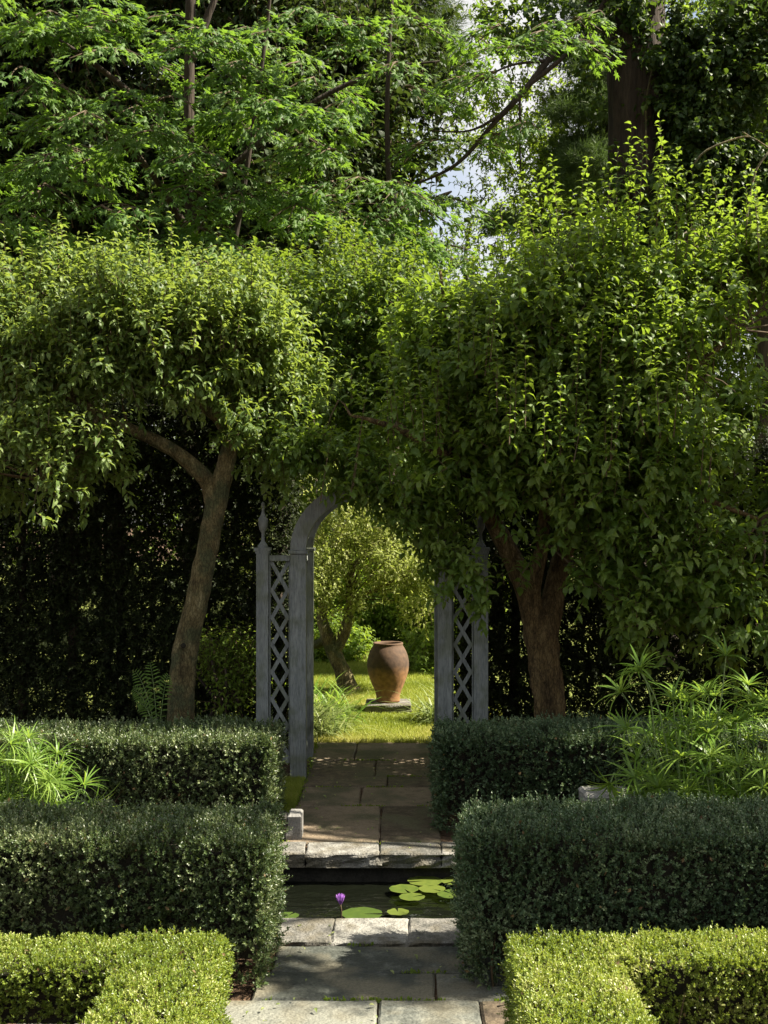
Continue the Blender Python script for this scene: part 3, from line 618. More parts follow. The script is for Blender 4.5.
ell = [E(330, 560, 14.4, .6, .7, .35), E(385, 560, 14.2, .6, .7, .3), E(430, 560, 14.1, .5, .6, .35), E(345, 605, 13.9, .3, .35, .22, .6), E(320, 590, 14, .25, .4, .3, .7), E(400, 600, 14.3, .45, .5, .22), E(380, 520, 14.4, .8, .8, .35), E(300, 500, 14.5, .7, .8, .5), E(425, 610, 14.3, .25, .4, .25)]
leafy(root, ell, 2300, .075, .22, 8, M['silver'], gap=-.4, seed=33, hubs=[W(350, 600, zo)], tw=40, wid=.8)

# --- shrubs at the back of the lawn
def shrub(name, px, py, z, rx, ry, rz, label, n, mat, size=.1, nl=7, group='shrubs at the far end of the lawn', gap=-.7):
    c = W(px, py, z); root = thing(name, (c[0], z, 0), label, 'shrub', group)
    hb = [c+[0, 0, -rz*.3]]
    m = MB()
    for k in range(6): m.tube([(c[0]+RNG.normal(0, .05), z, -.02), (c[0]+RNG.normal(0, .2)*rx, z, c[2]*.5), c+RNG.normal(0, .4, 3)*[rx, ry, rz]], [.03, .02, .01], 6, sub=2)
    m.build('stems', M['bark_d'], root, smooth=True)
    leafy(root, [(c[0], z, c[2], rx, ry, rz)], n, size, .28, nl, mat, gap=gap, seed=int(px+py), name='foliage', tw=0, stem=.003)
for a in [(385, 615, 20, 1.3, .7, .62, 'rounded leafy shrub directly behind the urn', 1500, M['shrub']),
          (340, 600, 20.5, 1.0, .8, .9, 'leafy shrub behind the orchard tree trunk', 1200, M['shrub']),
          (445, 600, 19.5, .9, .9, .95, 'leafy shrub beside the right arch post, far down the lawn', 1300, M['shrub']),
          (425, 665, 16.5, .3, .5, .3, 'small low shrub right of the urn at the lawn edge', 350, M['shrub']),
          (335, 655, 17.5, .4, .5, .4, 'small shrub half hidden by the orchard tree trunk', 420, M['shrub']),
          (365, 550, 24, 2.6, 1, 1.6, 'tall green shrub mass at the end of the view through the arch', 2600, M['far']),
          (450, 530, 25, 2.4, 1, 2.2, 'tall pale green shrub mass right of the view through the arch', 2600, M['far'])]:
    shrub('leafy_shrub', *a)

# --- tall evergreen screens either side of the arch
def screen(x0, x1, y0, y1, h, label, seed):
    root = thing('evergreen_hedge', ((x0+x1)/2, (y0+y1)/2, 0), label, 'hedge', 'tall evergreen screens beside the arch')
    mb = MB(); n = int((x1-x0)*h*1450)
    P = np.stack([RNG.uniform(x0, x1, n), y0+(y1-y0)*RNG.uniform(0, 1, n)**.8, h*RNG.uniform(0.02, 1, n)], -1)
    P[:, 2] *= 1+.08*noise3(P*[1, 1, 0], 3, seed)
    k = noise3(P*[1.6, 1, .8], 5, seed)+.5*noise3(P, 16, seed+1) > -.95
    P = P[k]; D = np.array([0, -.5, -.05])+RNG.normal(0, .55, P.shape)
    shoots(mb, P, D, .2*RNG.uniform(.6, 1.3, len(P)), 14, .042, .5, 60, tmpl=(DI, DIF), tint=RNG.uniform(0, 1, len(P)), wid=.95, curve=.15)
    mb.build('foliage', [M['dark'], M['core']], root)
    t = MB()
    for x in np.arange(x0+.2, x1, .55):
        xx = x+RNG.uniform(-.25, .25); t.tube([(xx, (y0+y1)/2, -.02), (xx+RNG.uniform(-.05, .05), (y0+y1)/2, h*.5), (xx, (y0+y1)/2, h*.97)], [.05, .04, .01], 7, sub=2)
    t.build('stems', M['bark_d'], root, smooth=True)
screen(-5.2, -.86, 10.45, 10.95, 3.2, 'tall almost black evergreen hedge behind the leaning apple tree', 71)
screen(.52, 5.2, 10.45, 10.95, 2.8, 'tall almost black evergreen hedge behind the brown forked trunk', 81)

# lit shrub seen between leaning trunk and arch
shrub('leafy_shrub', 228, 675, 10.15, .28, .25, .3, 'yellow-green shrub between the leaning trunk and the left arch post', 420, M['shrub'], .05, 7, 'shrubs near the arch', -.4)
shrub('leafy_shrub', 262, 590, 12.6, .35, .4, 1.0, 'pale leafy shrub beyond the left lattice panel', 600, M['silver'], .07, 7, 'shrubs near the arch', -.4)

# ---------- maples
def maple_crown(root, sprays, mat, size, seed, name='crown', dens=150):
    mb = MB(); pp = []; dd = []; nn = []; ss = []; tt = []
    for (c, r, az, tilt) in sprays:
        n = int(dens*r*r/.5)
        th = az+RNG.uniform(-1.25, 1.25, n); rr = r*np.sqrt(RNG.uniform(0.01, 1, n))*(1+.15*np.sin(th*7))
        o = np.stack([np.cos(th), np.sin(th), np.zeros(n)], -1)
        P = c+o*rr[:, None]; P[:, 2] += -tilt*rr-.22*rr*rr/r+RNG.normal(0, .035, n)
        # thin hazard gaps
        k = noise3(P, 7, seed) > -.75; P = P[k]; o = o[k]; n = len(P)
        pp.append(P); d = o+RNG.normal(0, .4, (n, 3)); d[:, 2] -= .35+tilt
        dd.append(d); nm = o*(.25+tilt)+RNG.normal(0, .3, (n, 3)); nm[:, 2] += 1; nn.append(nm)
        ss.append(size*RNG.uniform(.65, 1.2, n)); tt.append(np.clip(RNG.normal(.5, .2, n)+RNG.normal(0, .12), 0, 1))
        for k_ in range(5):
            a = az+(k_-2)*.5; e = c+np.array([math.cos(a), math.sin(a), 0])*r*.85; e[2] -= tilt*r*.85+.17*r
            m_ = (c+e)/2+[0, 0, .05*r]; mb.tube([c, m_, e], [.012, .008, .003], 4, 1, sub=2, cap=False)
    pp = np.vstack(pp); dd = np.vstack(dd); nn = np.vstack(nn); ss = np.concatenate(ss); tt = np.concatenate(tt)
    mb.inst(MP, MPF, pp, frames(dd, nn), ss, 0, tt)
    mb.build(name, [mat, M['twig']], root)

zm = 15.5
root = thing('maple_tree', (W(188, 520, zm)[0], zm, 0), 'tall maple with layered drooping sprays of lobed leaves, upper left', 'tree', 'maples behind the garden')
limb(root, [np.array([W(196, 0, zm)[0], zm, -.02]), W(192, 520, zm), W(186, 380, zm), W(191, 250, zm), W(188, 130, zm), W(190, -20, zm), W(192, -200, zm)], [.15, .12, .09, .078, .07, .06, .04], M['bark_d'], 'trunk')
limb(root, [W(190, 355, zm), W(212, 330, zm-.2), W(233, 250, zm-.4), W(262, 60, zm-.4), W(275, -60, zm-.4)], [.045, .04, .034, .025, .015], M['bark_d'])
limb(root, [W(190, 60, zm), W(205, 20, zm), W(225, -30, zm)], [.06, .05, .03], M['bark_d'])
limb(root, [W(190, 160, zm), W(150, 110, zm-.6), W(90, 60, zm-1), W(30, 20, zm-1)], [.05, .04, .03, .01], M['bark_d'])
limb(root, [W(188, 230, zm), W(140, 160, zm-.8), W(80, 120, zm-1.2), W(20, 130, zm-1.2)], [.045, .035, .02, .01], M['bark_d'])
limb(root, [W(191, 200, zm), W(300, 110, zm), W(380, 70, zm), W(440, 60, zm)], [.05, .035, .025, .01], M['bark_d'])
r_ = np.random.default_rng(91)
sp = [(W(px, py, 13.7), r0, -1.3, .3) for px, py, r0 in [(185, 45, .5), (200, 150, .55), (182, 185, .5), (250, 95, .5), (238, 190, .5), (170, 95, .45), (268, 30, .45)]]
# rows of overlapping sprays falling away from the limbs
for (ax, ay, bx, by, z, k) in [(110, 60, 215, 245, 13.6, 7), (40, 150, 130, 235, 13.8, 6), (10, 60, 90, 110, 14, 5), (200, 20, 300, 110, 13.9, 6), (230, 60, 330, 160, 13.7, 5), (110, 210, 225, 240, 13.5, 5),
                              (0, 0, 90, 20, 14.2, 5), (300, 0, 400, 60, 14, 5), (250, 170, 320, 215, 13.8, 4), (-20, 210, 60, 250, 14, 4), (330, 150, 415, 190, 13.9, 4), (0, 110, 50, 180, 14.4, 4),
                              (60, 20, 180, 40, 14.6, 5), (130, 110, 180, 150, 14.8, 3), (260, 130, 310, 140, 14.9, 3), (310, 80, 350, 90, 14.8, 2), (-40, -40, 420, -50, 14.5, 12), (225, 225, 300, 275, 13.9, 4), (-40, 60, -30, 250, 14, 4), (345, 205, 420, 225, 14, 4)]:
    for i in range(k):
        t = (i+r_.uniform(-.2, .2))/max(1, k-1)
        sp.append((W(ax+(bx-ax)*t+r_.normal(0, 8), ay+(by-ay)*t+r_.normal(0, 8), z+r_.normal(0, .25)), r_.uniform(.42, .72), -1.2+r_.normal(0, .7), r_.uniform(.15, .5)))
for i in range(70):
    sp.append((W(r_.uniform(-80, 350), r_.uniform(-60, 400), r_.uniform(15, 17.5)), r_.uniform(.5, .9), r_.uniform(-3, .5), r_.uniform(.1, .4)))
maple_crown(root, sp, M['maple'], .155, 5, dens=125)

root = thing('maple_tree', (W(390, 520, 17)[0], 17, 0), 'slender maple whose dark sprays cross the sky gap at top centre', 'tree', 'maples behind the garden')
limb(root, [np.array([W(500, 0, 17)[0], 17, -.02]), W(490, 500, 17), W(450, 350, 17), W(400, 230, 17), W(387, 130, 17), W(396, -80, 17)], [.09, .08, .06, .045, .035, .02], M['bark_d'], 'trunk')
sp = []
for (ax, ay, bx, by, z, k) in [(400, 90, 500, 70, 15.5, 6), (420, 140, 520, 120, 15.6, 5), (380, 200, 480, 200, 15.6, 7), (390, 235, 470, 250, 15.4, 6), (470, 50, 560, 40, 15.2, 5), (500, 20, 600, 10, 15.3, 5), (340, 40, 420, 20, 16, 5), (340, 280, 430, 300, 15.5, 6)]:
    for i in range(k):
        t = (i+r_.uniform(-.2, .2))/max(1, k-1)
        sp.append((W(ax+(bx-ax)*t+r_.normal(0, 6), ay+(by-ay)*t+r_.normal(0, 6), z+r_.normal(0, .3)), r_.uniform(.4, .6), -1.2+r_.normal(0, .9), r_.uniform(.1, .4)))
maple_crown(root, sp, M['maple'], .14, 6, dens=115)

# ---------- big ivy-clad trunk
zi = 16.8
root = thing('ivy_clad_tree', (W(637, 520, zi)[0], zi, 0), 'huge dark ridged trunk wrapped in ivy, upper right', 'tree')
limb(root, [np.array([W(637, 0, zi)[0], zi, -.05]), W(637, 520, zi), W(637, 300, zi), W(638, 150, zi), W(636, 0, zi), W(636, -200, zi)], [.56, .48, .43, .4, .37, .33], M['bark_d'], 'trunk', 40, .06, 8)
limb(root, [W(632, -110, zi), W(590, 0, zi-.3), W(548, 60, zi-.5), W(520, 95, zi-.6), W(492, 125, zi-.6), W(455, 165, zi-.6), W(400, 190, zi-.6)], [.12, .07, .046, .042, .034, .024, .01], M['bark_d'], 'branch', 10)
limb(root, [W(634, -60, zi), W(600, 10, zi-.5), W(570, 50, zi-.6), W(545, 72, zi-.6), W(520, 92, zi-.6)], [.06, .036, .032, .03, .026], M['bark_d'], 'branch', 10)
limb(root, [W(520, 95, zi-.6), W(520, 140, zi-.7), W(521, 175, zi-.7)], [.02, .012, .006], M['bark_d'], 'branch', 6)
limb(root, [W(505, 112, zi-.6), W(470, 130, zi-.7), W(430, 130, zi-.7)], [.025, .015, .008], M['bark_d'], 'branch', 6)
limb(root, [W(548, 60, zi-.5), W(510, 65, zi-.7), W(470, 85, zi-.7)], [.025, .015, .008], M['bark_d'], 'branch', 6)
def EI(px, py, z, rx, ry, rz, w=1.0): return E(px, py, z+2.2, rx*1.15, ry*1.15, rz*1.15, w)
ell = [EI(700, 60, 14.2, .8, .6, .8), EI(690, 160, 14.1, .7, .5, .8), EI(730, 120, 14.3, .7, .6, 1), EI(665, 240, 14.1, .45, .4, .7), EI(665, 40, 14.1, .25, .3, .6), EI(760, 40, 14.4, .7, .6, .8), EI(765, 200, 14.3, .6, .6, .9), EI(600, 70, 14, .22, .3, .5, .6), EI(635, -10, 14, .5, .4, .35, .7),
       EI(615, 180, 14.1, .14, .2, .7, .25), EI(645, 120, 14.1, .2, .12, 1.2, .2), EI(540, 20, 14.2, .7, .4, .3, .5), EI(640, 300, 14.2, .7, .5, .5)]
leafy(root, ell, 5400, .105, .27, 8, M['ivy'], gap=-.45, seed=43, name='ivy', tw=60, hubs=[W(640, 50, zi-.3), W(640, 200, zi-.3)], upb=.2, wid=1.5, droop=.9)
for (pts, r) in [([W(745, 230, 13), W(750, 195, 13), W(756, 170, 13), W(770, 150, 13)], .012), ([W(693, 165, 13), W(707, 150, 13), W(738, 138, 13), W(752, 138, 13), W(768, 148, 13)], .011), ([W(752, 138, 13), W(742, 132, 13)], .008), ([W(648, 200, 16.2), W(646, 110, 16.3), W(652, 70, 16.3)], .012)]:
    m = MB(); m.tube(pts, [r]*len(pts), 6, sub=3); m.build('vine_stem', M['bark_l'], root, smooth=True)

# ---------- pines behind
def pine(px, z, h, label, seed, boughs, r=.16):
    x = W(px, 0, z)[0]; root = thing('pine_tree', (x, z, 0), label, 'tree', 'pines behind the maples')
    limb(root, [(x, z, -.02), (x+.1, z, h*.4), (x-.1, z, h*.75), (x, z, h)], [r*1.4, r, r*.7, .04], M['bark_d'], 'trunk')
    mb = MB(); T, TF = blade(1, .4, .06); rr = np.random.default_rng(seed)
    P = []; Dn = []
    for (bx, by, dz, rad) in boughs:
        c = W(bx, by, z+dz); n = int(420*rad*rad)+60
        q = c+rr.normal(0, 1, (n, 3))*[rad*.42, rad*.4, rad*.2]; q[:, 2] -= .12*np.abs(q[:, 0]-c[0])
        P.append(q); Dn.append(norm(q-c)+[0, 0, .25]+rr.normal(0, .3, q.shape))
        mb.tube([(x, z, c[2]+.3), (x+(c[0]-x)*.5, z+dz*.5, c[2]+.25), c], [.035, .025, .012], 5, 1, sub=2, cap=False)
    P = np.vstack(P); Dn = norm(np.vstack(Dn)); k = 14
    Pr = np.repeat(P, k, 0)+rr.normal(0, .035, (len(P)*k, 3)); Dr = np.repeat(Dn, k, 0)+rr.normal(0, .55, (len(P)*k, 3))
    tn = np.clip(np.repeat(rr.uniform(.1, .9, len(P)), k), 0, 1)
    mb.inst(T, TF, Pr, frames(Dr, rr.normal(size=Dr.shape)), rr.uniform(.12, .2, len(Dr)), 0, tn)
    mb.build('crown', [M['pine'], M['bark_d']], root)
rr = np.random.default_rng(5)
B = lambda x0, x1, y0, y1, n, r0=.7, r1=1.3: [(rr.uniform(x0, x1), rr.uniform(y0, y1), rr.uniform(-1, 1), rr.uniform(r0, r1)) for _ in range(n)]
pine(385, 23, 17, 'tall dark pine beside the bright sky gap at top centre', 1, B(350, 440, -80, 60, 20, .5, 1)+B(310, 350, 60, 330, 16, .5, .9)+B(400, 470, 20, 110, 6, .4, .8))
pine(612, 25, 17, 'feathery pine between the sky gap and the huge ivy-clad trunk', 2, B(560, 625, 30, 320, 26, .45, .8)+B(560, 600, -60, 30, 7, .4, .8)+B(500, 560, 200, 330, 6, .35, .55))
pine(60, 22, 17, 'dark pine filling the far upper left', 3, B(-60, 170, -60, 480, 60))
pine(270, 24, 18, 'dark pine behind the maple trunk', 4, B(200, 340, -60, 420, 55))
pine(760, 26, 17, 'dark pine behind the ivy on the far right', 6, B(690, 860, -60, 400, 34))

# ---------- far trees
def fartree(px, z, top, rx, label, seed, n=4200, mat='far', gap=-.35, size=.2, L=.6):
    x = W(px, 0, z)[0]; h = W(0, top, z)[2]
    root = thing('distant_tree', (x, z, 0), label, 'tree', 'distant trees beyond the garden')
    limb(root, [(x, z, -.02), (x+.2, z, h*.4), (x-.1, z, h*.7), (x, z, h*.8)], [.07*rx, .055*rx, .035*rx, .01], M['bark_d'], 'trunk', 8)
    r2 = np.random.default_rng(seed); ell = []
    for k in range(8): ell.append((x+r2.normal(0, rx*.5), z+r2.normal(0, .8), h*r2.uniform(.3, .9), rx*r2.uniform(.45, .7), rx*.5, h*r2.uniform(.14, .22)))
    leafy(root, ell, n, size, L, 8, M[mat], gap=gap, gs=1.2, seed=seed, tw=20, hubs=[(x, z, h*.5), (x, z, h*.75)], stem=.01)
for i, (px, z, top, rx) in enumerate([(-40, 20, -120, 2.6), (110, 21, -140, 2.6), (250, 20.5, -130, 2.4), (305, 22, 40, 1.1)]):
    fartree(px, z, top, rx, ['dark broad tree filling the far left edge behind the maple', 'dark broad tree close behind the maple, left of its trunk', 'dark broad tree close behind the maple, right of its trunk', 'dark broad tree left of the bright sky gap, behind the maple sprays', 'dark broad tree behind the ivy at the right edge'][i], 300+i, 5000, 'deep', -.45)
for i, (px, z, top, rx, lab) in enumerate([(545, 27, 20, 1.9, 'airy light-green tree in the middle of the bright sky gap'), (470, 29, 130, 1.7, 'lower airy tree in the left part of the bright sky gap'), (415, 31, 175, 1.5, 'small airy tree under the pale chink left of the sky gap')]):
    fartree(px, z, top, rx, lab, 400+i, 2300, 'shrub', -.05, .13, .4)
for i, (px, z, top, rx) in enumerate([(-60, 32, -60, 3.5), (90, 34, -80, 4), (230, 33, -60, 3.5), (290, 36, 40, 2.2), (400, 40, 240, 2.2), (470, 38, 330, 2.6), (540, 40, 300, 2.4), (600, 34, 120, 2), (700, 33, -80, 3.5), (800, 32, -60, 3.5)]):
    fartree(px, z, top, rx, ['pale distant tree, leftmost of the far trees', 'pale distant tree behind the dark pine, upper left', 'pale distant tree behind the maple trunk', 'pale distant tree left of the bright sky gap', 'small distant tree low in the sky gap, behind the maple sprays', 'low distant tree under the middle of the sky gap', 'low distant tree under the right part of the sky gap', 'pale distant tree just left of the ivy-clad trunk', 'pale distant tree showing through the ivy', 'pale distant tree, rightmost of the far trees'][i], 200+i)

# far woods closing the view at ground level
mb = MB(); n = 9000
P = np.stack([RNG.uniform(-45, 45, n), RNG.uniform(44, 52, n), RNG.uniform(0, 1, n)**.8*5.5], -1)
P[:, 2] *= 1+.35*noise3(P*[1, 1, 0], .5, 6)
shoots(mb, P, np.array([0, -.5, .6])+RNG.normal(0, .4, P.shape), RNG.uniform(.5, 1.2, n), 8, .32, .4, 70, wid=1.1, stem=.01)
tag(mb.build('distant_woods', [M['far'], M['twig']]), 'low band of distant woods closing the view behind the garden', 'woods', kind='stuff')

# ================================================================== SEDGES, GRASSES, FERN
def sedge(x, y, n, spread, hmin, hmax, lean, label, seed, extra=(), bw=.034, bl=1.0):
    r2 = np.random.default_rng(seed)
    root = thing('umbrella_sedge', (x, y, -.17), label, 'sedge', 'umbrella sedges in the pool')
    st = MB(); um = MB(); T, TF = blade(6, .85, bw)
    lst = []
    for k in range(n):
        a = r2.uniform(0, 6.28); s = spread*math.sqrt(r2.uniform(0, 1)); h = r2.uniform(hmin, hmax)*(1-.35*(s/spread)**2)
        b = np.array([x+math.cos(a)*s*.45, y+math.sin(a)*s*.3, -.18]); t = np.array([x+math.cos(a)*s+r2.normal(0, .05)+lean*h, y+math.sin(a)*s*.6, h])
        lst.append((b, t))
    for (bx, by, tx, ty) in extra: lst.append((W(bx, by, y-.1), W(tx, ty, y-.15)))
    for b, t in lst:
        mid = (b+t)/2+[0, 0, .07]+r2.normal(0, .015, 3)
        st.tube([b, mid, t], [.0045, .004, .003], 5, 0, r2.uniform(0, 1), sub=4, cap=False)
        ax = norm((t-mid)[None])[0]; m = r2.integers(17, 27)
        az = np.arange(m)*2.4+r2.uniform(0, 6); u = np.cross(ax, [.3, .8, .1]); u /= np.linalg.norm(u); v = np.cross(ax, u)
        el = r2.uniform(.15, 1.1, m)
        o = np.cos(az)[:, None]*u+np.sin(az)[:, None]*v; d = o*np.cos(el)[:, None]+ax*np.sin(el)[:, None]
        um.inst(T, TF, np.tile(t, (m, 1)), frames(d, np.tile(ax, (m, 1))+r2.normal(0, .1, (m, 3))), bl*r2.uniform(.12, .23, m), 0, np.clip(r2.normal(.55, .2)+r2.normal(0, .12, m), 0, 1))
    st.build('stems', M['stem_green'], root, smooth=True); um.build('leaves', M['sedge'], root)
yb = 6.75
sedge(1.93, yb, 225, .66, .2, 1.14, .0, 'large bright umbrella sedge rising from the right side of the pool', 1,
      extra=[(664, 775, 621, 692), (655, 745, 640, 668), (672, 800, 627, 728), (668, 760, 640, 672), (700, 790, 725, 656), (616, 800, 610, 782), (690, 790, 690, 700), (680, 790, 672, 700)])
sedge(-2.12, 6.7, 95, .38, .2, .84, .03, 'smaller pale umbrella sedge in the pool behind the hedge, far left', 2, extra=[(8, 800, 10, 745), (40, 800, 48, 780), (60, 810, 92, 803), (30, 800, 30, 765)], bw=.026, bl=.9)

def tuft(name, x, y, n, L, label, cat, mat, seed, spread=.12, w=.02, group=None, arc=1.2, z=0):
    r2 = np.random.default_rng(seed); T, TF = blade(4, arc, w); a = r2.uniform(0, 6.28, n); el = r2.uniform(.5, 1.45, n)
    d = np.stack([np.cos(a)*np.cos(el), np.sin(a)*np.cos(el), np.sin(el)], -1)
    P = np.stack([x+r2.normal(0, spread, n), y+r2.normal(0, spread, n), np.full(n, z)], -1); up = -np.stack([np.cos(a), np.sin(a), 0*a], -1)*.8+[0, 0, .6]
    mb = MB(); mb.inst(T, TF, P, frames(d, up), L*r2.uniform(.5, 1.1, n), 0, r2.uniform(0, 1, n)); o = mb.build(name, mat); return tag(o, label, cat, group)
og = 'grassy clumps at the lawn edge'
tuft('ornamental_grass', -.84, 11.45, 800, .58, 'pale arching ornamental grass at the left edge of the sunlit lawn, just past the arch', 'grass clump', M['strap'], 3, .13, .016, og)
tuft('ornamental_grass', -.78, 12.2, 420, .6, 'green grassy clump left of the lawn, at the foot of the orchard tree', 'grass clump', M['sedge'], 4, .15, .02, og)
tuft('ornamental_grass', .52, 12.2, 260, .55, 'grassy clump on the right lawn edge behind the right arch post', 'grass clump', M['strap'], 5, .12, .02, og)
tuft('grass_tuft', .34, 8.9, 30, .12, 'tiny green tuft beside the path at the corner of the far right hedge', 'grass clump', M['sedge'], 9, .03, .03, og)

# fern against the leaning trunk
fr = MB(); fb = W(158, 745, 9.1)
for (tx, ty) in [(135, 672), (137, 704), (133, 690), (150, 664), (168, 676)]:
    t = W(tx, ty, 9.0); pts = [fb+(t-fb)*s+np.array([0, 0, .1*math.sin(s*3.1)]) for s in np.linspace(0, 1, 16)]
    fr.tube(pts, np.linspace(.004, .0015, 16), 4, 1, sub=1, cap=False)
    for i in range(3, 16):
        dr = norm((pts[min(i+1, 15)]-pts[i-1])[None])[0]; sd = norm(np.cross(dr, [0, -.8, .6])[None])[0]
        l = .06*math.sin(math.pi*(.12+.86*(i-3)/13))+.015
        for s in (-1, 1):
            d = np.array([sd*s+dr*.35]); fr.inst(OV, OVF, np.array([pts[i]]), frames(d, np.array([[0, -.7, .7]])), np.array([[l*.42, l, l*.4]]), 0, .6)
tag(fr.build('fern', [M['fern'], M['stem_green']]), 'small bright fern left of the leaning apple trunk', 'fern')
tuft('leafy_herb', W(580, 735, 9.0)[0], 9.0, 60, .3, 'thin upright plant at the foot of the brown forked trunk', 'plant', M['ivy'], 14, .06, .05, None, .5)

# ---------- grass
def grass(name, n, fx, fy, label, hgt=(.025, .05), w=.006, seed=0):
    x, y = fx(n), fy(n); P = np.stack([x, y, np.full(n, -.003)], -1); a = RNG.uniform(0, 6.28, n)
    T = np.array([(-.5, 0, 0), (.5, 0, 0), (.1, 1, .3)], float); d = np.stack([np.cos(a)*.45, np.sin(a)*.45, np.ones(n)], -1)
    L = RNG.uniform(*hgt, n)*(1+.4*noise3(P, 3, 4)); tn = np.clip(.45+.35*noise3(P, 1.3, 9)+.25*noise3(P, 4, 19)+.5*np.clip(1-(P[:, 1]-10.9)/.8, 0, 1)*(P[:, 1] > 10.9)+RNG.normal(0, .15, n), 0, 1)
    mb = MB(); mb.inst(T, [[(0, 1, 2)]], P, frames(d, RNG.normal(size=(n, 3))), np.stack([np.full(n, w), L, L], -1), 0, tn)
    tag(mb.build(name, M['grass']), label, 'grass', kind='stuff')
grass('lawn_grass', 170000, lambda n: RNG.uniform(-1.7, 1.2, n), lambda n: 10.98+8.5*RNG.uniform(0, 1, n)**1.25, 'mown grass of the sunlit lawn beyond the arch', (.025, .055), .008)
grass('verge_grass', 9000, lambda n: RNG.uniform(-1.0, -.69, n), lambda n: RNG.uniform(8.0, 9.5, n), 'short grass growing between the far left hedge and the path', (.03, .06), .005)

# ---------- fallen leaves on the paving
mb = MB(); n = 110; k = n//2
P = np.vstack([np.stack([RNG.uniform(-.66, .28, k), RNG.uniform(7.4, 11, k), np.full(k, .014)], -1), np.stack([RNG.uniform(-.6, .5, n-k), RNG.uniform(4.4, 6, n-k), np.full(n-k, .02)], -1)])
a = RNG.uniform(0, 6.28, n); d = np.stack([np.cos(a), np.sin(a), RNG.normal(.05, .08, n)], -1)
mb.inst(OV, OVF, P, frames(d, RNG.normal(0, .25, (n, 3))+[0, 0, 1]), RNG.uniform(.015, .04, n), 0, RNG.uniform(.4, 1, n))
tag(mb.build('fallen_leaves', M['strap']), 'scattered small fallen leaves on the flagstones', 'leaf litter', kind='stuff')
# moss and seedlings in the joints
mb = MB(); P = []
for (y, x0, x1) in [(8.57, -.69, .29), (9.18, -.69, .3), (9.57, -.69, .3), (10.2, -.69, .3), (7.58, -.6, .28), (5.43, -.5, .5), (5.115, -.7, .7), (4.83, -.7, .5), (5.78, -.5, .3)]:
    m_ = int((x1-x0)*260); x = RNG.uniform(x0, x1, m_); k_ = noise3(np.stack([x, 0*x+y, 0*x], -1), 9, 3) > .15; P.append(np.stack([x, y+RNG.normal(0, .004, m_), np.full(m_, -.004)], -1)[k_])
x = -.69+RNG.normal(0, .02, 900); P.append(np.stack([x, RNG.uniform(7.6, 11, 900), np.full(900, -.004)], -1)); P = np.vstack(P); n = len(P)
mb.inst(DI, DIF, P, frames(RNG.normal(0, .6, (n, 3))+[0, 0, .8], RNG.normal(size=(n, 3))), RNG.uniform(.008, .026, n), 0, RNG.uniform(0, 1, n))
tag(mb.build('joint_moss', M['shrub']), 'moss and tiny weeds in the joints of the flagstones', 'moss', kind='stuff')

# ---------- stones by the pool
s = MB(); slab(s, -.665, -.58, 7.66, 7.84, .155, .17, .6, .004, rough=.006, bev=.01)
tag(s.build('stone_block', M['white_stone']), 'small pale squared stone at the corner of the far left hedge', 'stone')
s = MB(); slab(s, -.76, -.672, 7.62, 7.78, .15, .17, .2, .003, rough=.004)
tag(s.build('slate_block', M['poolwall']), 'dark slate block beside the small pale squared stone', 'stone')
c = W(606, 795, 6.85)
s = MB(); slab(s, c[0]-.145, c[0]+.13, 6.7, 6.95, c[2]+.035, .07, .5, .006, rough=.008, bev=.012)
s.box(c[0]-.1, c[0]+.09, 6.74, 6.91, -.3, c[2]-.037)
tag(s.build('stone_pedestal', M['white_stone']), 'pale stone pedestal standing in the pool beside the large sedge', 'pedestal')

# ---------- water lilies
def pad(x, y, r, seed, label, rot=0, tilt=0):
    r2 = np.random.default_rng(seed); m = MB(); n = 40; V = [(x, y, -.136)]
    for ring, rr_ in ((1, .5), (2, .85), (3, 1)):
        for i in range(n):
            a = rot+.12+(2*math.pi-.24)*i/(n-1); k = rr_*r*(1+(.015*math.sin(a*11+seed)+.012*math.sin(a*5))*(ring == 3)); V.append((x+k*math.cos(a), y+k*math.sin(a), -.136+(.001*math.sin(a*8+seed)+.001 if ring == 3 else 0)))
    f3 = [(0, 1+i, 2+i) for i in range(n-1)]; f4 = [(1+b*n+i, 1+(b+1)*n+i, 2+(b+1)*n+i, 2+b*n+i) for b in (0, 1) for i in range(n-1)]
    m.add(V, [f3, f4], 0, r2.uniform(.4, .9)); tag(m.build('lily_pad', M['pad'], smooth=True), label, 'lily pad', 'lily pads floating on the pool')
def WG(px, py, h=-.136):
    z = F*(H-h)/(py-VY); return W(px, py, z)
for i, (px, py, r, lab) in enumerate([(362, 913, .13, 'largest lily pad, beside the purple flower at the near coping'), (398, 911, .07, 'lily pad with a bud tip just right of the largest pad'), (425, 880, .12, 'lily pad in the far right group, nearest the far coping'), (404, 888, .1, 'leftmost lily pad of the far right group'), (412, 896, .085, 'lily pad at the near side of the far right group'), (452, 893, .1, 'lily pad cut by the right hedge edge'), (455, 880, .1, 'lily pad furthest right under the far coping'), (432, 888, .09, 'middle lily pad of the far right group'), (288, 915, .07, 'small lily pad at the left hedge edge')]):
    p = WG(px, py); pad(p[0], p[1], r*.86, i+3, lab, rot=i*1.7)
lf = thing('water_lily', WG(341, 925).tolist(), 'purple water lily flower on an upright stem above the near coping', 'flower')
b = WG(341, 921); top = np.array([b[0]-.003, b[1], W(341, 900, b[1])[2]-.02])
m = MB(); m.tube([b+[0, 0, -.02], (b+top)/2+[.004, 0, 0], top], [.005, .0045, .005], 7, sub=3); m.build('stem', M['twig'], lf, smooth=True)
m = MB(); PT = np.array([(0,0,0), (-.16,.45,.05), (0,.45,-.03), (.16,.45,.05), (-.12,.8,.07), (0,.8,.0), (.12,.8,.07), (0,1,.08)], float)
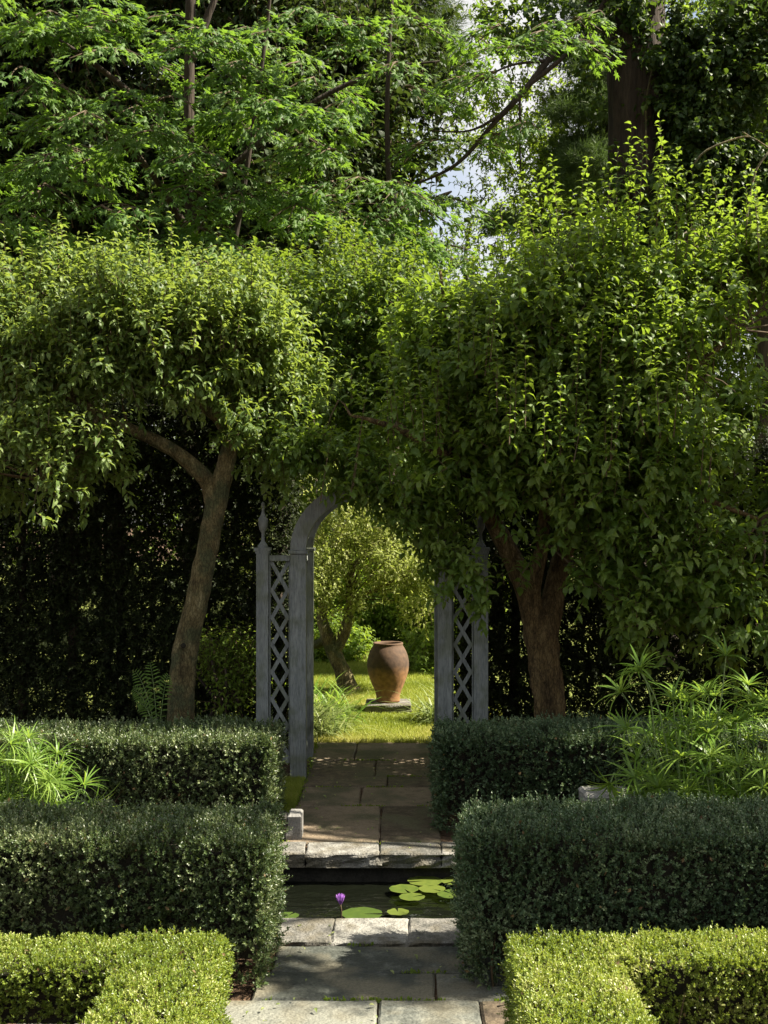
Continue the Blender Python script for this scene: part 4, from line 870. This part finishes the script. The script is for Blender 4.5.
for ring, (el, L_, k) in enumerate([(66, .055, 9), (78, .058, 8), (86, .053, 6)]):
    a = np.arange(k)*2*math.pi/k+ring*.4; d = np.stack([np.cos(a)*math.cos(R(el)), np.sin(a)*math.cos(R(el)), np.full(k, math.sin(R(el)))], -1)
    base = np.tile(top, (k, 1))+np.stack([np.cos(a), np.sin(a), 0*a], -1)*.006
    m.inst(PT, OVF, base, frames(d, -np.stack([np.cos(a), np.sin(a), 0*a], -1)+[0, 0, .1]), np.full(k, L_), 0, RNG.uniform(0, 1, k))
m.build('petals', M['petal'], lf)
m = MB(); m.tube([top, top+[0, 0, .02]], [.006, .008], 8, sub=1); m.build('stamens', M['stamen'], lf, smooth=True)

# ---------- off-frame tree on the right that throws the dappled shade
S = np.array([math.cos(R(49))*math.cos(R(1)), math.cos(R(49))*math.sin(R(1)), math.sin(R(49))])
def over(x, y, h0, hh):  # point at height hh on the sun ray through (x,y,h0)
    return np.array([x, y, h0])+S*((hh-h0)/S[2])
root = thing('shade_tree', (6.6, 7.5, 0), 'tall tree standing outside the right edge of the view, shading the hedges', 'tree')
limb(root, [(6.6, 7.5, -.02), (6.5, 7.3, 2.5), (6.2, 7.0, 4.5), (5.6, 6.6, 6.2), (5, 6.3, 7.5)], [.22, .18, .15, .1, .05], M['bark_d'], 'trunk')
ell = []
for (x, y, h0, r, hh) in [(-1.0, 5.6, .6, .42, 5.6), (-1.7, 5.6, .6, .42, 5.7), (.9, 5.45, .4, .55, 5.3), (1.6, 5.5, .5, .55, 5.2), (2.3, 5.5, .5, .5, 5.2), (-.2, 5.42, 0, .4, 5.7), (.25, 5.4, 0, .35, 5.6), (.6, 8.1, .6, .5, 5.9), (1.3, 8.2, .6, .5, 5.8), (0, 8.0, 0, .5, 6), (-.3, 8.15, 0, .4, 6), (-.2, 9.2, .0, .6, 6), (-.2, 10, 0, .6, 6), (-1.5, 8.6, .6, .4, 6), (-2.2, 8.5, .6, .4, 6)]:
    p = over(x, y, h0, hh); ell.append((p[0], p[1], p[2], r, .32, .35))
    limb(root, [(6.2, 7.0, 4.5), ((6.2+p[0])/2, (7.0+p[1])/2, (4.9+p[2])/2+.3), tuple(p)], [.05, .035, .012], M['bark_d'])
leafy(root, ell, 1500, .085, .28, 9, M['maple'], gap=-.7, seed=77, stem=.006, tw=0, upb=.2)

# ================================================================== LIGHT, SKY, CAMERA
sc = bpy.context.scene
w = bpy.data.worlds.new('World'); sc.world = w; w.use_nodes = True; nt = w.node_tree; nt.nodes.clear()
sky = nt.nodes.new('ShaderNodeTexSky'); sky.sky_type = 'NISHITA'; sky.sun_disc = False; sky.sun_elevation = R(49); sky.sun_rotation = R(89); sky.air_density = 1.0; sky.dust_density = 1.5
bg = nt.nodes.new('ShaderNodeBackground'); bg.inputs[1].default_value = .05; wo = nt.nodes.new('ShaderNodeOutputWorld')
tcw = nt.nodes.new('ShaderNodeTexCoord'); nzw = nt.nodes.new('ShaderNodeTexNoise'); nzw.inputs['Scale'].default_value = 3.2; nzw.inputs['Detail'].default_value = 7
nt.links.new(tcw.outputs['Generated'], nzw.inputs['Vector'])
cf = ramp(nt, nzw.outputs['Fac'], [(.36, (.25, .25, .25)), (.56, (.95, .95, .95))])
mxw = nt.nodes.new('ShaderNodeMix'); mxw.data_type = 'RGBA'; nt.links.new(cf, mxw.inputs[0]); nt.links.new(sky.outputs[0], mxw.inputs[6]); mxw.inputs[7].default_value = (5.3, 5.2, 5.1, 1)
nt.links.new(mxw.outputs[2], bg.inputs[0]); nt.links.new(bg.outputs[0], wo.inputs[0])
sl = bpy.data.lights.new('sun', 'SUN'); sl.energy = 5; sl.angle = R(.5); sl.color = (1, .91, .76)
so = bpy.data.objects.new('sun', sl); C.objects.link(so); so.rotation_euler = Vector(S).to_track_quat('Z', 'Y').to_euler(); so.location = (6, 2, 9)

cam = bpy.data.cameras.new('camera'); co = bpy.data.objects.new('camera', cam); C.objects.link(co); sc.camera = co
co.location = (0, 0, H); cam.sensor_fit = 'VERTICAL'; cam.sensor_height = 24; cam.lens = 24*F/1024
co.rotation_euler = (R(90)+math.atan(8/F), 0, math.atan(10/F)); cam.clip_end = 1000; cam.clip_start = .05
sc.view_settings.view_transform = 'Standard'; sc.view_settings.look = 'None'; sc.view_settings.exposure = 1.92; sc.view_settings.gamma = 1
cy = sc.cycles
cy.max_bounces = 6; cy.diffuse_bounces = 3; cy.glossy_bounces = 2; cy.transmission_bounces = 4; cy.transparent_max_bounces = 4
cy.caustics_reflective = False; cy.caustics_refractive = False; cy.sample_clamp_indirect = 4
